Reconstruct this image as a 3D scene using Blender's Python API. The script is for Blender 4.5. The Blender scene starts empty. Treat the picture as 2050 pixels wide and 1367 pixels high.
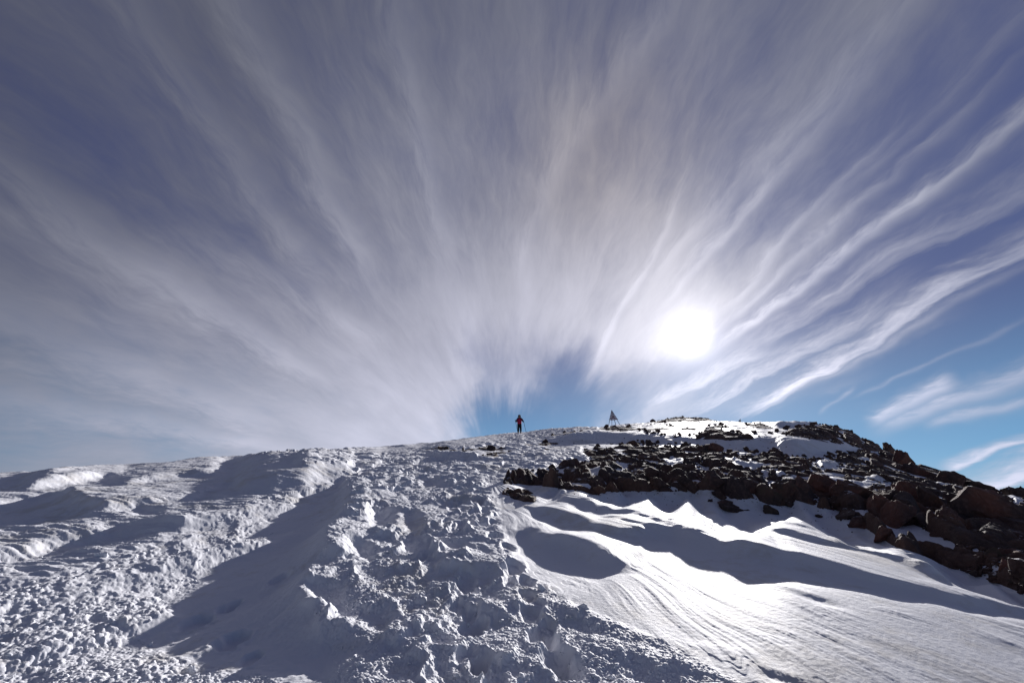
import bpy, bmesh, math, random
import numpy as np
from mathutils import Vector, Matrix, noise as mnoise

random.seed(11)
rng = np.random.default_rng(11)
sc = bpy.context.scene
COL = sc.collection
R_ = math.radians

# ------------------------------------------------------------------ camera (eye at the origin)
PITCH = R_(20.0)
FOC = 911.0                      # pixels in the 2050 px wide frame, a 16 mm lens
cp, sp_ = math.cos(PITCH), math.sin(PITCH)
SUN_AZ, SUN_EL = R_(22.9), R_(18.7)
TS = math.tan(SUN_EL)


def proj(x, y, z):
    f = y * cp + z * sp_
    u = z * cp - y * sp_
    f = np.where(f > 0.01, f, 0.01)
    return 1025 + FOC * x / f, 683.5 - FOC * u / f


def pix_dir(px, py):
    a, b = (px - 1025) / FOC, (683.5 - py) / FOC
    v = np.array([a, cp - b * sp_, sp_ + b * cp])
    return v / np.linalg.norm(v)


def pix_az_tan(px, py):
    d = pix_dir(px, py)
    return math.atan2(d[0], d[1]), d[2] / math.hypot(d[0], d[1])


# ------------------------------------------------------------------ numpy noise
_perm = rng.permutation(512)
_P = np.concatenate([_perm, _perm, _perm])[:1024]
_ang = rng.random(512) * 2 * math.pi
_gx, _gy = np.cos(_ang).astype(np.float32), np.sin(_ang).astype(np.float32)
_rnd = rng.random((512, 3)).astype(np.float32)


def _hash(ix, iy):
    return _P[_P[ix & 511] + (iy & 511)] & 511


def gn(x, y, s=0.0):
    x = x + s * 17.31; y = y + s * 9.77
    ix = np.floor(x).astype(np.int64); iy = np.floor(y).astype(np.int64)
    fx = (x - ix).astype(np.float32); fy = (y - iy).astype(np.float32)
    def g(dx, dy):
        h = _hash(ix + dx, iy + dy)
        return _gx[h] * (fx - dx) + _gy[h] * (fy - dy)
    u = fx * fx * fx * (fx * (fx * 6 - 15) + 10); v = fy * fy * fy * (fy * (fy * 6 - 15) + 10)
    a = g(0, 0); a = a + u * (g(1, 0) - a)
    b = g(0, 1); b = b + u * (g(1, 1) - b)
    return (a + v * (b - a)) * 1.4


def fbm(x, y, o=4, s=0.0, gain=0.5):
    r = 0; a = 1.0; t = 0
    for k in range(o):
        r = r + a * gn(x, y, s + k * 3.1); t += a; a *= gain
        x = x * 2.03 + 5.2; y = y * 2.03 - 3.7
    return r / t * 1.3


def cells(x, y, s=0.0):
    """F1, F2, three random numbers of the nearest cell and the offset to its centre"""
    x = x + s * 13.7; y = y + s * 7.9
    ix = np.floor(x).astype(np.int64); iy = np.floor(y).astype(np.int64)
    f1 = np.full(x.shape, 9.0, np.float32); f2 = f1.copy()
    hid = np.zeros(x.shape, np.int64); ox = np.zeros(x.shape, np.float32); oy = ox.copy()
    for dx in (-1, 0, 1):
        for dy in (-1, 0, 1):
            h = _hash(ix + dx, iy + dy)
            cx = (ix + dx + .1 + .8 * _rnd[h, 0] - x).astype(np.float32); cy = (iy + dy + .1 + .8 * _rnd[h, 1] - y).astype(np.float32)
            d = np.sqrt(cx * cx + cy * cy)
            m = d < f1
            f2 = np.where(m, f1, np.minimum(f2, d)); f1 = np.where(m, d, f1)
            hid = np.where(m, h, hid); ox = np.where(m, -cx, ox); oy = np.where(m, -cy, oy)
    return f1, f2, _rnd[(hid * 7 + 3) & 511], ox, oy


def ss(a, b, x):
    t = np.clip((x - a) / (b - a), 0, 1)
    return t * t * (3 - 2 * t)


def blur(a, n, ax):
    if n < 1: return a
    p = np.pad(a, [(n, n) if k == ax else (0, 0) for k in range(a.ndim)], mode='edge')
    c = np.cumsum(p, axis=ax, dtype=np.float64)
    c = np.concatenate([np.zeros_like(np.take(c, [0], axis=ax)), c], axis=ax)
    L = a.shape[ax]
    return ((np.take(c, range(2 * n + 1, 2 * n + 1 + L), axis=ax) - np.take(c, range(0, L), axis=ax)) / (2 * n + 1)).astype(np.float32)


# ------------------------------------------------------------------ plans of the slope, outlined as seen from the path
X0, X1, Y0, Y1 = -260, 2310, 815, 1460
W, H_ = X1 - X0, Y1 - Y0


def raster(polys, val=None):
    out = np.zeros((H_, W), np.float32)
    for p in polys:
        p = np.array(p, float)
        ax, bx = int(max(X0, p[:, 0].min() - 1)), int(min(X1, p[:, 0].max() + 2))
        ay, by = int(max(Y0, p[:, 1].min() - 1)), int(min(Y1, p[:, 1].max() + 2))
        if bx <= ax or by <= ay: continue
        gx, gy = np.meshgrid(np.arange(ax, bx) + .5, np.arange(ay, by) + .5)
        ins = np.zeros(gx.shape, bool)
        for i in range(len(p)):
            x0, y0 = p[i]; x1, y1 = p[(i + 1) % len(p)]
            if y0 == y1: continue
            ins ^= ((y0 > gy) != (y1 > gy)) & (gx < (x1 - x0) * (gy - y0) / (y1 - y0) + x0)
        out[ay - Y0:by - Y0, ax - X0:bx - X0][ins] = 1
    return out


def look(img, px, py):
    ix = np.clip(px - X0 - .5, 0, W - 1.01); iy = np.clip(py - Y0 - .5, 0, H_ - 1.01)
    i = ix.astype(int); j = iy.astype(int); fx = ix - i; fy = iy - j
    return (img[j, i] * (1 - fx) + img[j, i + 1] * fx) * (1 - fy) + (img[j + 1, i] * (1 - fx) + img[j + 1, i + 1] * fx) * fy


ROCK = [
    # the long outcrop and the whole dark right-hand slope
    [(1003, 968), (1022, 952), (1060, 946), (1100, 936), (1130, 926), (1178, 921), (1166, 908), (1163, 897), (1200, 892), (1240, 887), (1262, 884),
     (1290, 886), (1310, 884), (1340, 889), (1370, 888), (1400, 893), (1435, 895), (1458, 905), (1500, 905), (1545, 903), (1570, 914), (1600, 917),
     (1660, 911), (1700, 905), (1735, 902), (1765, 899), (1780, 880), (1850, 880), (2300, 940), (2300, 1290), (2150, 1225), (2050, 1187), (1980, 1162), (1900, 1137),
     (1850, 1112), (1790, 1092), (1765, 1078), (1735, 1058), (1700, 1042), (1674, 1022), (1640, 1018), (1618, 1008), (1590, 999), (1585, 1010), (1560, 1012),
     (1540, 1009), (1510, 999), (1480, 1001), (1450, 990), (1430, 980), (1405, 982), (1375, 986), (1340, 984), (1290, 984), (1240, 985), (1203, 984),
     (1202, 992), (1165, 985), (1120, 978), (1080, 972), (1040, 970)],
    # band under the summit, running into the right shoulder
    [(1280, 861), (1300, 863), (1330, 867), (1345, 869), (1372, 871), (1398, 866), (1415, 858), (1440, 856), (1460, 862), (1500, 866), (1530, 868), (1560, 866),
     (1575, 858), (1610, 852), (1655, 845), (1700, 848), (1730, 860), (1765, 885), (1790, 900), (1760, 903), (1742, 903), (1720, 897), (1700, 893), (1670, 888),
     (1640, 882), (1600, 876), (1560, 872), (1520, 873), (1500, 882), (1460, 881), (1390, 878), (1330, 873), (1290, 870)],
    [(1296, 846), (1310, 838), (1345, 830), (1370, 828), (1400, 830), (1432, 836), (1455, 843), (1450, 846), (1400, 845), (1380, 847), (1340, 846), (1310, 848)],
    [(1480, 843), (1500, 846), (1525, 848), (1545, 853), (1550, 858), (1520, 858), (1495, 852)],
    [(1330, 852), (1380, 849), (1388, 852), (1340, 855)], [(1400, 856), (1445, 850), (1475, 855), (1420, 859)], [(1352, 861), (1376, 857), (1400, 858), (1372, 863)], [(1300, 852), (1322, 850), (1320, 853)],
    [(1195, 858), (1220, 854), (1262, 855), (1278, 862), (1240, 864), (1205, 863)],
    [(1262, 857), (1300, 858), (1340, 858), (1345, 861), (1300, 862), (1270, 862)],
    [(1092, 874), (1110, 869), (1150, 863), (1182, 858), (1178, 863), (1140, 870), (1110, 875)],
    [(1045, 893), (1055, 886), (1070, 890), (1115, 887), (1118, 890), (1085, 893), (1060, 895)],
    [(835, 903), (860, 899), (885, 893), (895, 893), (902, 900), (960, 899), (973, 892), (990, 898), (1032, 903), (1010, 912), (990, 920), (960, 916), (950, 909), (900, 906), (860, 905)],
    [(1005, 988), (1016, 980), (1027, 985), (1055, 986), (1058, 991), (1042, 994), (1075, 996), (1073, 1005), (1050, 1004), (1030, 1000), (1018, 993)],
]
SNOWCUT = [
    [(1320, 922), (1345, 919), (1370, 922), (1366, 931), (1350, 934), (1338, 930)], [(1375, 920), (1408, 917), (1405, 923)],
    [(1465, 920), (1490, 927), (1525, 932), (1540, 935), (1520, 936), (1495, 934), (1472, 928)],
    [(1487, 910), (1515, 910), (1505, 914)], [(1522, 946), (1545, 948), (1535, 951)], [(1550, 948), (1575, 952), (1560, 957)],
    [(1176, 941), (1204, 940), (1203, 950), (1190, 955), (1178, 961), (1185, 950)],
    [(1103, 963), (1130, 966), (1175, 968), (1190, 977), (1180, 984), (1150, 974), (1120, 970)],
    [(1632, 922), (1648, 926), (1652, 919), (1660, 926), (1672, 927), (1683, 934), (1660, 935), (1648, 937), (1640, 930)],
    [(1698, 922), (1744, 920), (1743, 927), (1710, 925)], [(1800, 932), (1840, 939), (1836, 942), (1815, 940)],
    [(1655, 955), (1690, 962), (1720, 968), (1740, 966), (1790, 977), (1770, 979), (1740, 980), (1710, 971), (1680, 974), (1660, 970)],
    [(1732, 958), (1790, 962), (1780, 966), (1750, 965)], [(1842, 990), (1864, 1000), (1856, 1020), (1846, 1010)],
    [(1836, 1027), (1892, 1029), (1870, 1037), (1843, 1038)], [(1885, 1013), (1912, 1017), (1910, 1023), (1892, 1022)],
    [(1940, 1063), (1960, 1067), (1990, 1072), (1988, 1082), (1965, 1081), (1945, 1080)],
    [(1857, 971), (1890, 972), (1918, 976), (1890, 978)], [(1535, 1016), (1552, 1024), (1540, 1028), (1532, 1022)],
    [(1531, 976), (1555, 970), (1552, 985), (1545, 988), (1535, 983)],
    [(1692, 1022), (1742, 1020), (1752, 1033), (1775, 1043), (1800, 1053), (1832, 1051), (1870, 1070), (1905, 1085), (1922, 1095), (1905, 1100), (1915, 1113), (1888, 1110),
     (1866, 1096), (1830, 1090), (1800, 1088), (1783, 1078), (1778, 1062), (1755, 1048), (1720, 1040)],
    [(1678, 862), (1695, 866), (1690, 872), (1680, 868)], [(1720, 870), (1745, 882), (1735, 884), (1722, 878)], [(1682, 880), (1700, 888), (1712, 898), (1700, 896), (1688, 890)],
    [(1560, 860), (1582, 861), (1575, 867), (1562, 866)], [(1742, 905), (1772, 907), (1765, 912), (1745, 909)],
    [(2022, 995), (2060, 990), (2060, 1006), (2035, 1012), (2030, 1000)],
]
SHADE_FAR = [
    [(1085, 887), (1140, 871), (1190, 864), (1290, 870), (1340, 880), (1390, 889), (1330, 889), (1240, 886), (1160, 890)],
    [(1300, 867), (1380, 876), (1460, 882), (1500, 883), (1520, 873), (1600, 880), (1700, 893), (1740, 902), (1640, 912), (1600, 917), (1570, 913), (1560, 903), (1500, 905), (1440, 897), (1380, 884)],
    [(1500, 845), (1560, 846), (1625, 842), (1655, 846), (1600, 852), (1560, 856), (1545, 852)],
    [(70, 945), (150, 930), (190, 929), (130, 940), (80, 950)],
    [(60, 965), (100, 953), (160, 946), (228, 945), (237, 954), (190, 960), (150, 968), (100, 976), (40, 985)],
    [(220, 970), (280, 955), (340, 944), (420, 940), (440, 950), (360, 956), (300, 964), (250, 972)],
    [(640, 893), (800, 888), (820, 893), (700, 900)],
    [(855, 912), (900, 908), (960, 915), (1000, 925), (950, 926), (880, 922)],
    [(600, 925), (680, 928), (760, 935), (740, 942), (660, 938), (600, 934)],
    [(470, 975), (500, 960), (540, 945), (620, 938), (700, 945), (690, 958), (640, 970), (600, 985), (540, 992), (480, 990)],
]
SHADE = [
    [(1195, 985), (1260, 982), (1350, 982), (1430, 982), (1500, 1000), (1600, 1004), (1680, 1028), (1760, 1074), (1850, 1108), (1930, 1143), (2040, 1183), (2180, 1240), (2180, 1262), (2050, 1203),
     (1990, 1185), (1900, 1143), (1840, 1112), (1780, 1096), (1740, 1088), (1700, 1083), (1640, 1052), (1600, 1040), (1588, 1036), (1582, 1052), (1572, 1040), (1545, 1042), (1538, 1048),
     (1522, 1045), (1516, 1070), (1505, 1072), (1480, 1052), (1450, 1037), (1400, 1029), (1340, 1023), (1310, 1019), (1290, 1010), (1260, 1011), (1215, 1003), (1190, 997), (1165, 989)],
    [(1540, 1054), (1580, 1062), (1650, 1082), (1700, 1092), (1780, 1108), (1850, 1130), (1920, 1150), (1990, 1172), (2060, 1205), (2180, 1255), (2180, 1275), (2040, 1212), (1960, 1190), (1880, 1172), (1840, 1150), (1760, 1118), (1640, 1090), (1560, 1066)],
    [(1022, 971), (1080, 976), (1125, 982), (1136, 995), (1132, 1006), (1110, 1010), (1075, 1007), (1078, 998), (1060, 985), (1040, 982)],
    [(1137, 996), (1170, 1002), (1240, 1018), (1270, 1026), (1300, 1034), (1345, 1048), (1372, 1059), (1350, 1056), (1300, 1044), (1262, 1028), (1235, 1030), (1200, 1034), (1160, 1023), (1132, 1009)],
    [(1048, 1014), (1110, 1020), (1160, 1034), (1190, 1048), (1240, 1060), (1270, 1061), (1300, 1052), (1345, 1054), (1400, 1060), (1450, 1074), (1500, 1092), (1560, 1103),
     (1640, 1120), (1700, 1140), (1760, 1158), (1830, 1172), (1900, 1195), (1980, 1205), (2050, 1222), (2180, 1262), (2180, 1290), (2050, 1242), (2000, 1235), (1940, 1229), (1880, 1211),
     (1800, 1206), (1740, 1190), (1680, 1180), (1620, 1172), (1560, 1166), (1500, 1175), (1450, 1166), (1430, 1169), (1380, 1145), (1340, 1120), (1280, 1098),
     (1230, 1078), (1200, 1068), (1150, 1065), (1110, 1057), (1080, 1043), (1068, 1038), (1052, 1025)],
    [(1008, 1070), (1022, 1062), (1042, 1049), (1056, 1052), (1080, 1068), (1130, 1074), (1160, 1085), (1190, 1100), (1225, 1115), (1250, 1132), (1260, 1148), (1230, 1160), (1205, 1168),
     (1180, 1167), (1150, 1156), (1110, 1146), (1075, 1131), (1045, 1112), (1022, 1090)],
    [(1545, 1168), (1600, 1184), (1650, 1200), (1700, 1222), (1660, 1216), (1600, 1196), (1570, 1182)],
    [(1995, 1278), (2040, 1296), (2090, 1330), (2060, 1320), (2010, 1295)],
    [(1745, 1312), (1790, 1326), (1770, 1326)],
    [(1520, 1345), (1560, 1350), (1600, 1365), (1640, 1390), (1580, 1380), (1540, 1360)],
    # left wind crust
    [(-80, 1015), (0, 1008), (40, 1002), (80, 987), (140, 987), (165, 1003), (218, 1015), (180, 1033), (120, 1045), (60, 1057), (0, 1062), (-80, 1070)],
    [(315, 1043), (330, 1040), (362, 1044), (372, 1060), (330, 1070), (280, 1078), (220, 1090), (190, 1094), (140, 1118), (95, 1124), (62, 1116), (120, 1087), (190, 1062), (250, 1048)],
    [(180, 1118), (215, 1108), (250, 1118), (210, 1124)], [(62, 1090), (85, 1078), (92, 1088), (70, 1096)],
    [(250, 1016), (285, 1014), (330, 1016), (320, 1028), (280, 1036), (255, 1026)],
    [(30, 1140), (60, 1128), (80, 1140), (40, 1150)], [(380, 1000), (430, 975), (470, 968), (455, 985), (400, 1003)],
    # the sunken lane left of the trail
    [(690, 955), (660, 975), (615, 992), (600, 1003), (575, 1022), (552, 1030), (545, 1045), (500, 1075), (455, 1092), (500, 1088), (540, 1082), (500, 1100), (440, 1125), (400, 1150), (372, 1176),
     (338, 1192), (335, 1215), (350, 1232), (300, 1238), (275, 1248), (250, 1272), (270, 1295), (320, 1310), (400, 1335), (450, 1352), (510, 1356), (560, 1350), (620, 1385), (700, 1420),
     (700, 1367), (678, 1320), (660, 1270), (632, 1240), (640, 1225), (612, 1200), (606, 1165), (615, 1140), (650, 1132), (662, 1105), (640, 1082), (650, 1060), (664, 1040), (690, 1020), (700, 990)],
    [(330, 1340), (380, 1330), (430, 1345), (400, 1360)],
    # inside the trail
    [(838, 1162), (872, 1132), (930, 1136), (985, 1130), (1002, 1150), (992, 1178), (965, 1195), (925, 1176), (880, 1178)],
    [(800, 1030), (830, 1020), (850, 1045), (838, 1085), (822, 1110), (805, 1100), (812, 1065)],
    [(738, 1020), (795, 1018), (790, 1052), (748, 1056)],
    [(618, 1176), (660, 1165), (690, 1172), (712, 1225), (690, 1240), (640, 1220)],
    [(700, 1080), (740, 1090), (745, 1130), (715, 1120)],
    [(640, 1262), (690, 1262), (730, 1290), (722, 1318), (690, 1330), (655, 1300)],
    [(880, 1220), (940, 1210), (1000, 1230), (990, 1280), (920, 1270)],
    [(720, 1218), (780, 1222), (800, 1262), (750, 1270)],
    [(1010, 1220), (1050, 1212), (1080, 1245), (1070, 1262), (1030, 1250)],
    [(1105, 1228), (1120, 1212), (1168, 1240), (1190, 1268), (1165, 1280), (1130, 1265)],
    [(1062, 1172), (1085, 1168), (1104, 1188), (1098, 1202), (1080, 1196)],
    [(1180, 1250), (1210, 1262), (1200, 1276)],
    [(1268, 1268), (1285, 1272), (1320, 1290), (1350, 1312), (1325, 1318), (1290, 1306)],
    [(1212, 1318), (1250, 1312), (1300, 1340), (1330, 1367), (1350, 1400), (1260, 1360)],
    [(1335, 1330), (1365, 1332), (1392, 1352), (1380, 1372), (1350, 1360)],
    [(960, 1180), (1000, 1190), (1010, 1215), (980, 1205)],
    [(880, 1085), (930, 1080), (950, 1100), (900, 1105)],
    [(870, 1010), (905, 1000), (925, 1015), (890, 1022)], [(830, 960), (880, 955), (900, 975), (850, 980)],
]
SMOOTH = [
    [(968, 962), (992, 1005), (1004, 1050), (1008, 1090), (1050, 1150), (1105, 1180), (1150, 1215), (1260, 1258), (1372, 1310), (1430, 1345), (1480, 1367), (1520, 1460), (2310, 1460), (2310, 1100), (1700, 1000), (1200, 960)],
    [(600, 1040), (520, 1100), (420, 1160), (340, 1230), (280, 1262), (330, 1310), (460, 1345), (520, 1350), (640, 1380), (670, 1340), (640, 1260), (600, 1200), (600, 1130), (630, 1080)],
]
CRUST = [[(-260, 930), (330, 915), (560, 920), (690, 935), (640, 970), (500, 1000), (380, 1050), (280, 1100), (120, 1150), (-260, 1180)],
         [(1060, 890), (1200, 862), (1310, 850), (1480, 846), (1640, 838), (1780, 900), (1600, 920), (1440, 900), (1200, 893), (1100, 900)],
         [(700, 898), (1000, 868), (1010, 880), (760, 905)]]

m_rock = raster(ROCK) * (1 - raster(SNOWCUT))
m_far = raster(SHADE_FAR)
m_rmain = blur(blur(raster(ROCK[:2]) * (1 - raster(SNOWCUT)), 1, 0), 2, 1)
m_wide = blur(blur(m_rock, 6, 0), 16, 1)
m_near = raster(SHADE)
m_smooth = blur(blur(raster(SMOOTH), 7, 0), 9, 1)
m_crust = blur(blur(raster(CRUST), 9, 0), 14, 1)
m_rock_b = blur(blur(m_rock, 1, 0), 2, 1)
m_far_b = blur(blur(blur(m_far, 1, 0), 9, 1), 7, 1)
m_trail = blur(blur(raster([[(700, 950), (640, 1060), (600, 1140), (600, 1220), (650, 1280), (680, 1460), (1420, 1460), (1340, 1367), (1200, 1265), (1110, 1190), (1010, 1110), (990, 1010), (960, 950), (900, 915), (780, 920)]]), 10, 0), 12, 1)

# ------------------------------------------------------------------ large shape of the slope
SKY = [(-260, 962), (-100, 951), (0, 945.5), (70, 943), (150, 933), (250, 929), (345, 925), (385, 917), (470, 914), (560, 907), (640, 905), (700, 900), (800, 891), (870, 886), (930, 878.5), (1000, 869),
       (1040, 866.5), (1080, 861), (1130, 858), (1160, 857), (1175, 856), (1195, 858), (1227, 852), (1290, 848), (1340, 839), (1370, 837), (1400, 839), (1440, 844), (1480, 845), (1560, 845), (1625, 842.5),
       (1660, 850), (1700, 862), (1725, 874), (1765, 901), (1800, 920), (1840, 944), (1870, 950), (1905, 963), (1960, 978), (2015, 996), (2050, 998), (2120, 1022), (2300, 1075)]
_sk = np.array([pix_az_tan(*p) for p in SKY])
AZD = np.arange(-62, 62.001, 0.25)
azr = np.radians(AZD)
Eaz = np.interp(azr, _sk[:, 0], _sk[:, 1])
Raz = np.interp(AZD, [-60, -30, -5, 2, 12, 20, 28, 35, 45, 60], [28, 32, 42, 44, 88, 80, 62, 46, 32, 28])
s0 = Eaz + 3.2 / Raz
kaz = 1.6 / Raz ** 2
def _sm(v, n):
    for _ in range(3): v = blur(v[None], n, 1)[0]
    return v
Eaz = _sm(Eaz, 2); s0 = _sm(s0, 3)
s0n = _sm(s0, 44); kn = _sm(kaz, 44)
RT = np.concatenate([np.arange(0, 9, .1), np.exp(np.linspace(math.log(9), math.log(400), 520))])
ZT = np.zeros((len(AZD), len(RT)))
for i in range(len(AZD)):
    a = azr[i]; r = 8.0; z = -1.6 + s0n[i] * r - kn[i] * r * r
    rs, zs = [r], [z]
    t = z / r; E = Eaz[i]; n = 500; dt = (E - t) / n
    for k in range(n):
        tc = t + k * dt
        px, py = proj(np.float64(math.sin(a)), np.float64(math.cos(a)), tc)
        q = float(ss(8, 20, r)); sl = (s0[i] - 2 * kaz[i] * r) * q + (s0n[i] - 2 * kn[i] * r) * (1 - q)
        sh = float(look(m_far_b, px, py))
        sl = max(sl, tc + 1.6 / Raz[i] * 0.25)
        sl = sl * (1 - sh) + 0.43 * sh
        rr = r + r * dt / (sl - tc)
        if rr > Raz[i] * 1.4: break
        r = rr; rs.append(r); zs.append((tc + dt) * r)
    rs, zs = np.array(rs), np.array(zs)
    rc, zc = rs[-1], zs[-1]; tc = zc / rc
    z = np.where(RT < 8, -1.6 + s0n[i] * RT - kn[i] * RT * RT, np.interp(RT, rs, zs))
    d = RT - rc
    far = zc + tc * d - .0045 * d * d
    dl = (tc + .5) / .009
    far = np.where(d > dl, zc + tc * dl - .0045 * dl * dl - .5 * (d - dl), far)
    ZT[i] = np.where(d > 0, far, z)
for _ in range(2):
    ZT[:, 80:] = blur(ZT, 1, 0)[:, 80:]


def z_macro(x, y):
    r = np.hypot(x, y); az = np.degrees(np.arctan2(x, y))
    aa = np.clip(az, -61.9, 61.9)
    fi = (aa - AZD[0]) / .25; i = fi.astype(int); fi = fi - i
    rj = np.interp(r, RT, np.arange(len(RT))); rj = np.clip(rj, 0, len(RT) - 1.001); j = rj.astype(int); fj = rj - j
    z = (ZT[i, j] * (1 - fi) + ZT[i + 1, j] * fi) * (1 - fj) + (ZT[i, j + 1] * (1 - fi) + ZT[i + 1, j + 1] * fi) * fj
    back = -1.6 - .22 * r
    w = ss(61, 150, np.abs(az))
    z = z * (1 - w) + back * w
    over = np.maximum(r - 390, 0)
    z = z - .5 * over
    return np.maximum(z, -900 - r * 0.001)


# ------------------------------------------------------------------ drifts: crests raised so that the low sun throws the shadows there
CS = 0.025
su = np.array([math.sin(SUN_AZ), math.cos(SUN_AZ)]); tv = np.array([su[1], -su[0]])
SS_ = np.arange(-9, 17, CS); TT_ = np.arange(-15, 13, CS)
GS, GT = np.meshgrid(SS_, TT_, indexing='ij')
GX, GY = GS * su[0] + GT * tv[0], GS * su[1] + GT * tv[1]
GZ = z_macro(GX, GY).astype(np.float32)
gr = np.hypot(GX, GY)
gok = (gr > 1.8) & (gr < 17) & (GY > .8)
wx = 5 * fbm(GX * 3, GY * 3, 3, 1) + 3 * fbm(GX * 11, GY * 11, 2, 2); wy = 3 * fbm(GX * 3, GY * 3, 3, 3) + 2.5 * fbm(GX * 12, GY * 12, 2, 4)
HD = np.zeros(GX.shape, np.float32)
_th = np.arctan2(GY - 10.8, GX + .5); _rr = np.hypot(GX + .5, GY - 10.8)
fanw = 9 * gn(_th * 55, _rr * 1.2, 51) + 6 * gn(_th * 130, _rr * 2.2, 52)
tmin = 1.0
for it in range(5):
    px, py = proj(GX, GY, GZ + HD)
    sm = look(m_smooth, px, py)
    k = .65 + .9 * (1 - sm); fw = sm * fanw
    m = (look(m_near, px + wx * k + 2.2 * fw, py + wy * k + .55 * fw) > .5) & gok
    rkm = look(m_rock_b, px, py)
    RK = np.zeros(GX.shape, np.float32); crk = np.zeros(len(TT_))
    n = len(SS_)
    S0 = np.full(GX.shape, np.nan, np.float32); Z0 = S0.copy(); S1 = S0.copy(); Z1 = S0.copy()
    cs = np.full(len(TT_), np.nan); cz = cs.copy(); prev = np.zeros(len(TT_), bool)
    for q in range(n):
        st = m[q] & ~prev
        cs = np.where(st, SS_[q], cs); cz = np.where(st, GZ[q], cz)
        S0[q] = np.where(m[q], cs, np.nan); Z0[q] = np.where(m[q], cz, np.nan); prev = m[q]
    prev[:] = False
    for q in range(n - 1, -1, -1):
        st = m[q] & ~prev
        cs = np.where(st, SS_[q], cs); cz = np.where(st, GZ[q], cz)
        crk = np.where(st, rkm[min(q + 10, n - 1)], crk); RK[q] = np.where(m[q], crk, 0)
        S1[q] = np.where(m[q], cs, np.nan); Z1[q] = np.where(m[q], cz, np.nan); prev = m[q]
    L = S1 - S0 + CS
    h = np.clip(TS * L - (Z1 - Z0), 0, .75) * 1.10
    u = np.clip((GS - S0) / L, 0, 1)
    O = Z0 - .5 * h + TS * (GS - S0) - GZ
    hr = .30 * RK
    dip = hr * ss(0, .7, u) + .42 * h * np.sin(np.pi * u ** 1.6) ** .8 + .02 * np.minimum(h / .05, 1) * np.sin(np.pi * u) ** .5
    O = O - dip
    # lit ground: decays away from crests and hollows
    HA = np.zeros(GX.shape, np.float32); HB = HA.copy()
    c = np.zeros(len(TT_)); d = c.copy() + .1
    for q in range(n):
        hq = np.nan_to_num(h[q])
        c = np.where(m[q], .5 * hq - hr[q], c); d = np.where(m[q], 0, d + CS)
        HA[q] = np.where(m[q], 0, c * np.exp(-d / (8 * np.abs(c) + .04)))
    c = np.zeros(len(TT_)); d = c.copy() + .1
    for q in range(n - 1, -1, -1):
        hq = np.nan_to_num(h[q])
        c = np.where(m[q], .5 * hq, c); d = np.where(m[q], 0, d + CS)
        HB[q] = np.where(m[q], 0, -c * np.exp(-d / (9 * c + .04)))
    Hn = np.where(m, np.nan_to_num(O), HA + HB).astype(np.float32)
    Hn = blur(blur(blur(Hn, 3, 1), 1, 0), 3, 1)
    HD = HD * .35 + Hn * .65 if it else Hn
HM = blur(blur(m.astype(np.float32), 2, 0), 2, 1)


def grid_s(A, x, y):
    s = x * su[0] + y * su[1]; t = x * tv[0] + y * tv[1]
    fi = (s - SS_[0]) / CS; fj = (t - TT_[0]) / CS
    ok = (fi > 0) & (fi < A.shape[0] - 2) & (fj > 0) & (fj < A.shape[1] - 2)
    fi = np.clip(fi, 0, A.shape[0] - 2.01); fj = np.clip(fj, 0, A.shape[1] - 2.01)
    i = fi.astype(int); j = fj.astype(int); a = fi - i; b = fj - j
    return np.where(ok, (A[i, j] * (1 - a) + A[i + 1, j] * a) * (1 - b) + (A[i, j + 1] * (1 - a) + A[i + 1, j + 1] * a) * b, 0)


def base_z(x, y):
    return z_macro(x, y) + grid_s(HD, x, y)


def hit(px, py):
    a, t = pix_az_tan(px, py)
    rr = np.exp(np.linspace(math.log(2.2), math.log(120), 3000))
    z = base_z(rr * math.sin(a), rr * math.cos(a))
    k = np.argmax(z / rr >= t)
    if z[k] / rr[k] < t: k = int(np.argmax(z / rr))
    r = rr[k]
    return r * math.sin(a), r * math.cos(a), float(z[k]), r


HOLES = []
for (px_, py_, rb_, db_) in ((458, 1216, .085, .05), (463, 1282, .10, .06), (390, 1246, .12, .05), (560, 1158, .09, .04), (470, 1208, .06, .03), (500, 1320, .07, .03)):
    q_ = hit(px_, py_); HOLES.append((q_[0], q_[1], rb_, db_))
for k_ in range(46):
    f_k = random.random() ** .7; yk = 940 + 400 * f_k; side_ = 1 if k_ % 2 else -1
    q_ = hit(915 + 120 * f_k + side_ * (16 + 70 * f_k) + random.uniform(-18, 18), yk)
    HOLES.append((q_[0], q_[1], random.uniform(.075, .12), random.uniform(.03, .06)))


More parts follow.
